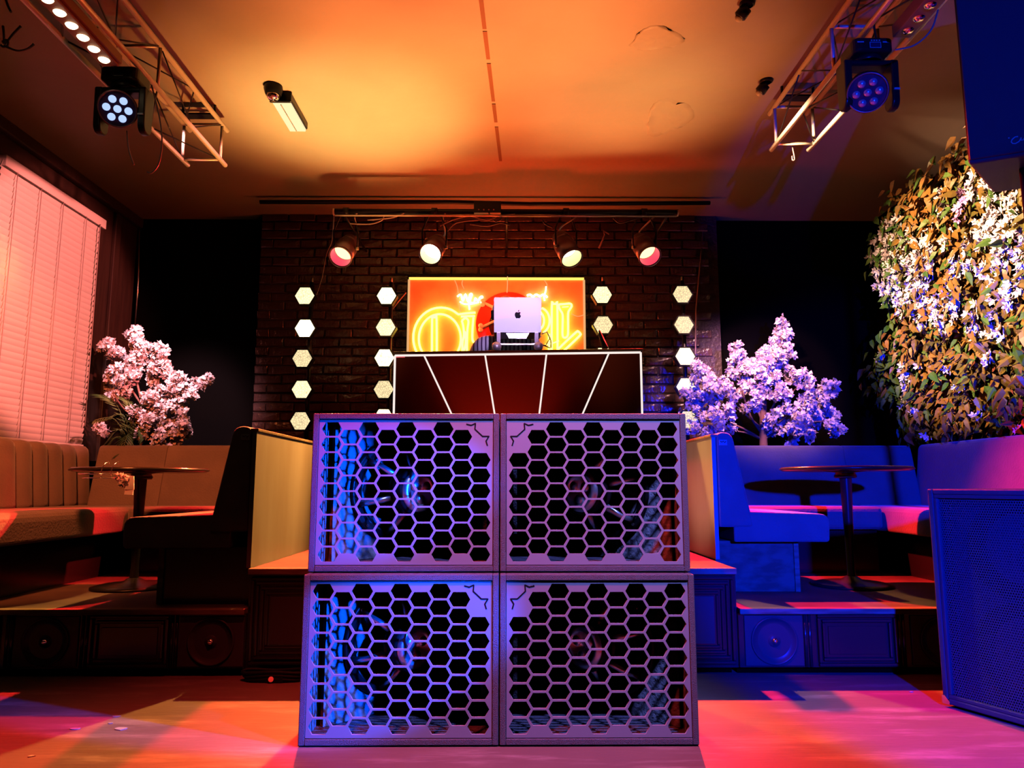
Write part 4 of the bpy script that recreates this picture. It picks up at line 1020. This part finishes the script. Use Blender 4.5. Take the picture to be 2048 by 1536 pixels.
def tree(label, Y, ell, trunk, branches, n_total, dy):
    base = P(*trunk[0], Y); t = thing('blossom_tree', label, 'tree', (base.x, Y, 1.0))
    tp = [Vector((base.x, Y, 1.0))] + [P(a, b, Y) for a, b in trunk[1:]]
    MB().tube(smooth(tp, 4), [.032 - .014 * i / (4 * (len(tp) - 1)) for i in range(4 * (len(tp) - 1) + 1)], 10).build('trunk', m_bark, t)
    for br in branches:
        off = rp.uniform(-dy, dy); pts = [P(a, b, Y + off * i / (len(br) - 1)) for i, (a, b) in enumerate(br)]
        sm = smooth(pts, 4); MB().tube(sm, [.010 * (1 - .75 * i / len(sm)) for i in range(len(sm))], 6).build('branch', m_bark, t)
    tot = sum(a * b for _, _, a, b in ell); inv = WM[t.name].inverted()
    for cx, cy, rx, ry in ell:
        k = max(1, round(n_total * rx * ry / tot))
        for i in range(k):
            a = rp.uniform(0, 2 * pi); q = math.sqrt(rp.random()) * .86
            p = P(cx + rx * q * cos(a), cy + ry * q * sin(a), Y + rp.uniform(-1, 1) * max(.03, min(rx, 60) / 260 * math.sqrt(max(0, 1 - q * q)) + .02))
            o = link('blossom', rp.choice(PUFF), m_blossom, t, inv @ p, (rp.uniform(0, 6), rp.uniform(0, 6), rp.uniform(0, 6)))
            s = rp.uniform(.85, 1.3); o.scale = (s, s, s)
    return t
RE = [(1563, 662, 18, 28), (1552, 705, 38, 30), (1520, 735, 45, 34), (1480, 702, 16, 20), (1476, 735, 28, 24), (1405, 742, 28, 20), (1395, 780, 36, 28), (1440, 772, 32, 26), (1385, 830, 26, 30), (1435, 838, 42, 36), (1500, 790, 46, 34),
      (1560, 765, 46, 38), (1608, 760, 20, 20), (1664, 776, 18, 16), (1630, 800, 30, 26), (1600, 838, 46, 36), (1655, 842, 30, 26), (1618, 872, 22, 14), (1562, 845, 34, 34), (1402, 868, 34, 18), (1672, 856, 16, 18), (1580, 880, 16, 8)]
tree('pink blossom tree with a dark trunk on the ledge behind the right booth', 5.40, RE, [(1527, 893), (1526, 860), (1527, 820), (1528, 780)],
     [[(1526, 870), (1500, 830), (1480, 760), (1478, 705)], [(1527, 830), (1540, 760), (1560, 690), (1563, 650)], [(1526, 860), (1470, 810), (1420, 770), (1400, 740)], [(1526, 880), (1470, 850), (1410, 838), (1385, 830)],
      [(1527, 860), (1570, 800), (1605, 765)], [(1527, 870), (1590, 820), (1640, 795), (1668, 775)], [(1527, 880), (1580, 850), (1650, 842)], [(1526, 880), (1490, 865), (1440, 860)], [(1527, 850), (1505, 790), (1500, 760)], [(1527, 850), (1552, 800), (1565, 760)]], 290, .22)
LE = [(268, 668, 14, 20), (280, 695, 16, 14), (213, 692, 14, 12), (232, 708, 20, 14), (268, 718, 26, 18), (252, 752, 34, 26), (322, 712, 16, 24), (316, 745, 26, 26), (348, 768, 22, 24), (236, 786, 26, 14), (222, 752, 10, 10), (316, 795, 34, 30),
      (362, 790, 16, 18), (398, 768, 10, 10), (416, 756, 10, 8), (380, 782, 8, 8), (300, 832, 34, 24), (342, 838, 34, 34), (270, 828, 26, 14), (335, 880, 28, 26), (346, 906, 14, 14), (370, 862, 16, 12), (205, 860, 9, 12), (302, 862, 26, 24), (258, 920, 7, 8), (271, 913, 6, 6)]
tree('white and pink blossom tree drooping over the left booth beside the blind', 5.30, LE, [(292, 905), (296, 870), (300, 830), (296, 790)],
     [[(298, 850), (275, 770), (268, 700), (268, 660)], [(298, 830), (250, 760), (215, 692)], [(298, 830), (318, 760), (322, 705)], [(300, 840), (350, 800), (400, 768), (424, 750)], [(296, 860), (250, 820), (225, 786)], [(298, 860), (340, 870), (348, 915)], [(298, 860), (340, 840), (375, 862)], [(296, 880), (270, 900), (258, 922)]], 250, .2)
# green palm below the left tree
pb = P(252, 905, 5.2); palm = thing('palm_plant', 'small dark green palm under the left blossom tree', 'plant', (pb.x, 5.27, 1.0))
MB().lathe([(0, 0), (.06, 0), (.085, .11), (.078, .11), (.07, .10), (0, .095)], n=20).build('pot', m_dark, palm, local=True)
for k, (tx, ty) in enumerate(((205, 790), (190, 840), (215, 880), (255, 800), (285, 810), (290, 870), (232, 830), (270, 850), (200, 910), (246, 900))):
    e = P(tx, ty, 5.2 + rp.uniform(-.15, .08)); s0 = Vector((pb.x, 5.27, 1.10)); md = (s0 + e) / 2 + Vector((0, 0, .10))
    pts = smooth([s0, md, e], 8); mb = MB().tube(pts, .003, 5)
    for i in range(4, len(pts)):
        p = pts[i]; d = (pts[min(i + 1, len(pts) - 1)] - pts[i - 1]).normalized(); sd_ = d.cross(Vector((0, 0, 1))).normalized()
        for s in (-1, 1):
            q = (sd_ * s * .75 + d * .6 + Vector((0, 0, -.35))).normalized() * rp.uniform(.07, .12); wv = d.cross(q).normalized().cross(q).normalized() * .006
            mb.add([p, p + q * .4 + wv, p + q, p + q * .4 - wv], [(0, 1, 2, 3)])
    mb.build('frond', m_palm, palm)
# fallen sprig and tag by the left table
sg = thing('blossom_sprig', 'orange lit blossom sprig with a small card hanging at the left table edge', 'flower', P(258, 965, 3.68))
for a, b in ((240, 955), (250, 958), (246, 966)):
    o = link('blossom', rp.choice(PUFF), m_blossom, sg, P(a, b, 3.68) - P(258, 965, 3.68)); o.scale = (.6, .6, .6)
MB().prism([(-.022, -.03), (.022, -.032), (.014, .034), (-.006, .036)], P(260, 966, 3.68), (1, .1, 0), (0, .1, 1), (0, .004, 0)).build('card', m_blossomw, sg)
MB().prism([(-.022, -.022), (.022, -.024), (.020, .018), (-.020, .020)], P(258, 980, 3.68), (1, -.1, 0), (0, .1, 1), (0, .004, 0)).build('card', m_blossomw, sg)

# ================================================================== wall of flowers
fw = thing('flower_wall', 'wall of ivy leaves and hanging white flower strings on the right', 'flower wall', (2.97, 4.3, 1.12))
lt = None
inv = WM[fw.name].inverted()
# lattice of thin diagonal laths
def lath(y0, z0, y1, z1, x):
    d = Vector((0, y1 - y0, z1 - z0)).normalized(); n = Vector((0, -d.z, d.y)) * .006
    p, q = Vector((x, y0, z0)), Vector((x, y1, z1))
    return MB().add([p + n, p - n, q - n, q + n, p + n + Vector((.006, 0, 0)), p - n + Vector((.006, 0, 0)), q - n + Vector((.006, 0, 0)), q + n + Vector((.006, 0, 0))],
                    [(0, 1, 2, 3), (7, 6, 5, 4), (0, 4, 5, 1), (1, 5, 6, 2), (2, 6, 7, 3), (3, 7, 4, 0)])
Y0f, Y1f, Z0f, Z1f = 2.5, 5.62, 1.12, 2.98
k = -24
for sgn in (1, -1):
    for i in range(40):
        c = Y0f - 1.9 + i * .13; ya, yb = (c, c + (Z1f - Z0f)); pts = []
        a0, a1 = max(Y0f, ya), min(Y1f, yb)
        if a1 - a0 < .08: continue
        za = Z0f + (a0 - ya) if sgn > 0 else Z1f - (a0 - ya); zb2 = Z0f + (a1 - ya) if sgn > 0 else Z1f - (a1 - ya)
        lath(a0, za, a1, zb2, 3.02 + .007 * (sgn > 0)).build('lath', m_lattice, fw)
MB().bx(3.05, 3.09, Y0f, Y1f, Z0f, Z1f).build('backing', mat('flower_wall_backing', (.03, .03, .015), .8), fw)
def leaf_v(sz):
    return [Vector(v) * sz for v in ((0, 0, 0), (.26, .14, .22), (.27, .10, .58), (0, -.06, 1.25), (-.27, .10, .58), (-.26, .14, .22), (0, -.08, .40))], [(0, 6, 1), (1, 6, 2), (2, 6, 3), (3, 6, 4), (4, 6, 5), (5, 6, 0)]
LM = []
for s in (1, .9):
    vs, fs = leaf_v(.070 * s); LM.append(MB().add(vs, fs).mesh('leaf'))
LMG = []
vs, fs = leaf_v(.070); LMG.append(MB().add(vs, fs).mesh('leaf'))
def leaf_spot():
    while True:
        y = rp.uniform(2.6, 5.72); z = rp.uniform(1.13, 3.0)
        top = 2.96 - max(0, y - 5.0) ** 1.6 * .65; left = 5.50 + .16 * sin(z * 5) - .16 * (z < 1.5) * 1
        if z > top + rp.uniform(-.05, .03) or y > left + rp.uniform(-.1, .12): continue
        if math.hypot((y - 4.52) * 1.2, z - 1.80) < .085: continue      # bare lattice patch
        dep = .02 + .20 * rp.random() ** 1.3 + .05 * sin(7.1 * y + 5.3 * z) ** 2
        return y, z, dep
allv = []
for i in range(5600):
    y, z, dep = leaf_spot()
    px, py = proj((3.02 - dep, y, z))
    allv.append((y, z, dep, px, py))
near = sorted([a for a in allv if 1700 < a[3] < 2040 and 300 < a[4] < 885 and a[2] > .13], key=lambda a: a[0])[:300]
nid = set(id(a) for a in near); bulk = MB(); bulkg = MB()
for a in allv:
    y, z, dep, px, py = a
    face = Vector((-1, rp.uniform(-.7, .35), rp.uniform(-.2, .7))).normalized()
    down = Vector((rp.uniform(-.6, .1), rp.uniform(-1.3, 1.3), rp.uniform(-1.1, -.1))).normalized()
    zl_ = (down - face * down.dot(face) * .6).normalized(); xl = zl_.cross(face).normalized(); yl = xl.cross(zl_)
    M3 = Matrix((xl, -yl * -1, zl_)).transposed(); sz = rp.uniform(.7, 1.25); p = Vector((3.02 - dep, y, z + .03))
    green = rp.random() < (.75 if y > 5.15 else .16)
    if id(a) in nid:
        me = LMG[0] if green else rp.choice(LM); o = link('leaf', me, m_leafg if green else m_leaf, fw, inv @ p)
        o.rotation_euler = M3.to_euler(); o.scale = (sz, sz, sz)
    else:
        vs, fs = leaf_v(.070 * sz); (bulkg if green else bulk).add([p + M3 @ v for v in vs], fs)
for mb, m, nm in ((bulk, m_leaf, 'foliage'), (bulkg, m_leafg, 'green_foliage')):
    o = mb.build(nm, m, fw); o['kind'] = 'stuff'
# hanging flower strings: each one a part
GAR = [(1785, 500, 600, 0), (1810, 470, 540, 0), (1830, 560, 600, 0), (1872, 600, 640, 0), (1905, 560, 640, 0), (1935, 470, 540, 0), (1960, 440, 500, 0), (2025, 380, 440, 0), (2015, 570, 620, 0), (1745, 500, 530, 0), (1985, 560, 640, 0), (1758, 470, 540, 0), (1772, 445, 610, 0), (1797, 430, 560, 0), (1820, 445, 600, 0), (1838, 470, 640, 0), (1858, 455, 560, 0), (1850, 560, 655, 0), (1800, 560, 640, 0), (1885, 380, 440, 0), (1897, 455, 500, 0), (1924, 375, 440, 2), (1948, 335, 400, 0), (1975, 350, 470, 0),
       (1995, 400, 560, 0), (1990, 330, 400, 0), (2010, 455, 540, 0), (2035, 450, 520, 0), (2042, 520, 590, 0), (1885, 590, 668, 0), (1946, 610, 675, 0), (1912, 520, 560, 0), (1965, 530, 560, 0), (1977, 655, 672, 0), (2000, 662, 678, 0), (1812, 720, 812, 0), (1760, 540, 580, 0), (1763, 700, 725, 0), (1975, 712, 728, 0), (1895, 740, 750, 0), (1830, 820, 826, 0), (1920, 772, 780, 0), (1958, 835, 842, 0), (1855, 873, 880, 0), (2042, 850, 860, 0), (1840, 728, 733, 0)]
fl5 = []
def floret(seed):
    rnd = random.Random(seed); vs = []; fs = []
    for k in range(5):
        a = 2 * pi * k / 5 + rnd.uniform(-.2, .2); e = Vector((0, cos(a), sin(a))); f = Vector((0, -sin(a), cos(a))); b = len(vs)
        vs += [Vector((0, 0, 0)), e * .016 + f * .009 + Vector((-.004, 0, 0)), e * .027 + Vector((-.010, 0, 0)), e * .016 - f * .009 + Vector((-.004, 0, 0))]; fs.append((b, b + 1, b + 2, b + 3))
    return vs, fs
for gx, g0, g1, kind in GAR:
    mb = MB(); a, b = PX(gx, g0, 2.82), PX(gx + rp.uniform(-4, 4), g1, 2.82); L_ = (b - a).length
    for i in range(max(4, int(L_ / .0075))):
        f = rp.random(); c = a.lerp(b, f) + Vector((rp.uniform(-.03, .02), rp.uniform(-.035, .035) * (1.1 - .5 * f), rp.uniform(-.02, .02)))
        vs, fs = floret(rp.randrange(9999)); Mx = Euler((rp.uniform(0, 6), rp.uniform(-.9, .9), rp.uniform(-.9, .6))).to_matrix(); s = rp.uniform(.8, 1.25)
        mb.add([c + Mx @ v * s for v in vs], fs, True)
    mb.tube([a + Vector((.02, 0, .03)), b + Vector((.02, 0, 0))], .003, 5)
    mb.build('flower_string', m_blossomv if kind == 2 else m_blossomw, fw)

# ================================================================== bits on the floor
def scrap(px, py, w_, label, m=m_paper):
    d = ray(px, py); p = CAM + d * (-CAM.z / d.z); poly = [(w_ * (1 + .3 * rp.uniform(-1, 1)) * cos(a), .6 * w_ * (1 + .4 * rp.uniform(-1, 1)) * sin(a)) for a in [2 * pi * i / 9 for i in range(9)]]
    mb = MB().prism(poly, (p.x, p.y, .0), (1, .2, 0), (-.2, 1, 0), (0, 0, .0025)); o = mb.build('paper_scrap', m); tag(o, label, 'paper', 'paper scraps on the floor')
scrap(242, 1458, .022, 'largest pale paper scrap on the floor left of the subwoofers'); scrap(232, 1433, .014, 'long paper scrap just behind the largest one'); scrap(221, 1447, .008, 'tiny paper scrap between two bigger ones on the left floor')
scrap(150, 1458, .016, 'pinkish paper scrap on the red floor at far left'); scrap(62, 1513, .010, 'small paper scrap nearest the bottom left corner'); scrap(1822, 1384, .008, 'tiny paper scrap before the blue lit right step')
d = ray(548, 1362); p = CAM + d * (-CAM.z / d.z)
cc = thing('cable_coil', 'black coiled cable with a red light on the floor left of the subwoofers', 'cable', (p.x, p.y, 0))
for k in range(3):
    MB().tube([(p.x + (.12 + .008 * k) * cos(a), p.y + .035 * sin(a) + .0, .012 + .014 * k + .004 * sin(3 * a)) for a in [2 * pi * i / 28 for i in range(28)]], .0075, 8, closed=True).build('cable_turn', m_rubber, cc)
MB().ball((p.x + .0, p.y - .045, .018), .011, 12, 8).build('red_light', emis('red_led', (1, .03, .02), .6), cc)
MB().bx(p.x - .03, p.x + .05, p.y - .04, p.y + .02, 0, .03).build('plug', m_dark, cc, bevel=.006)
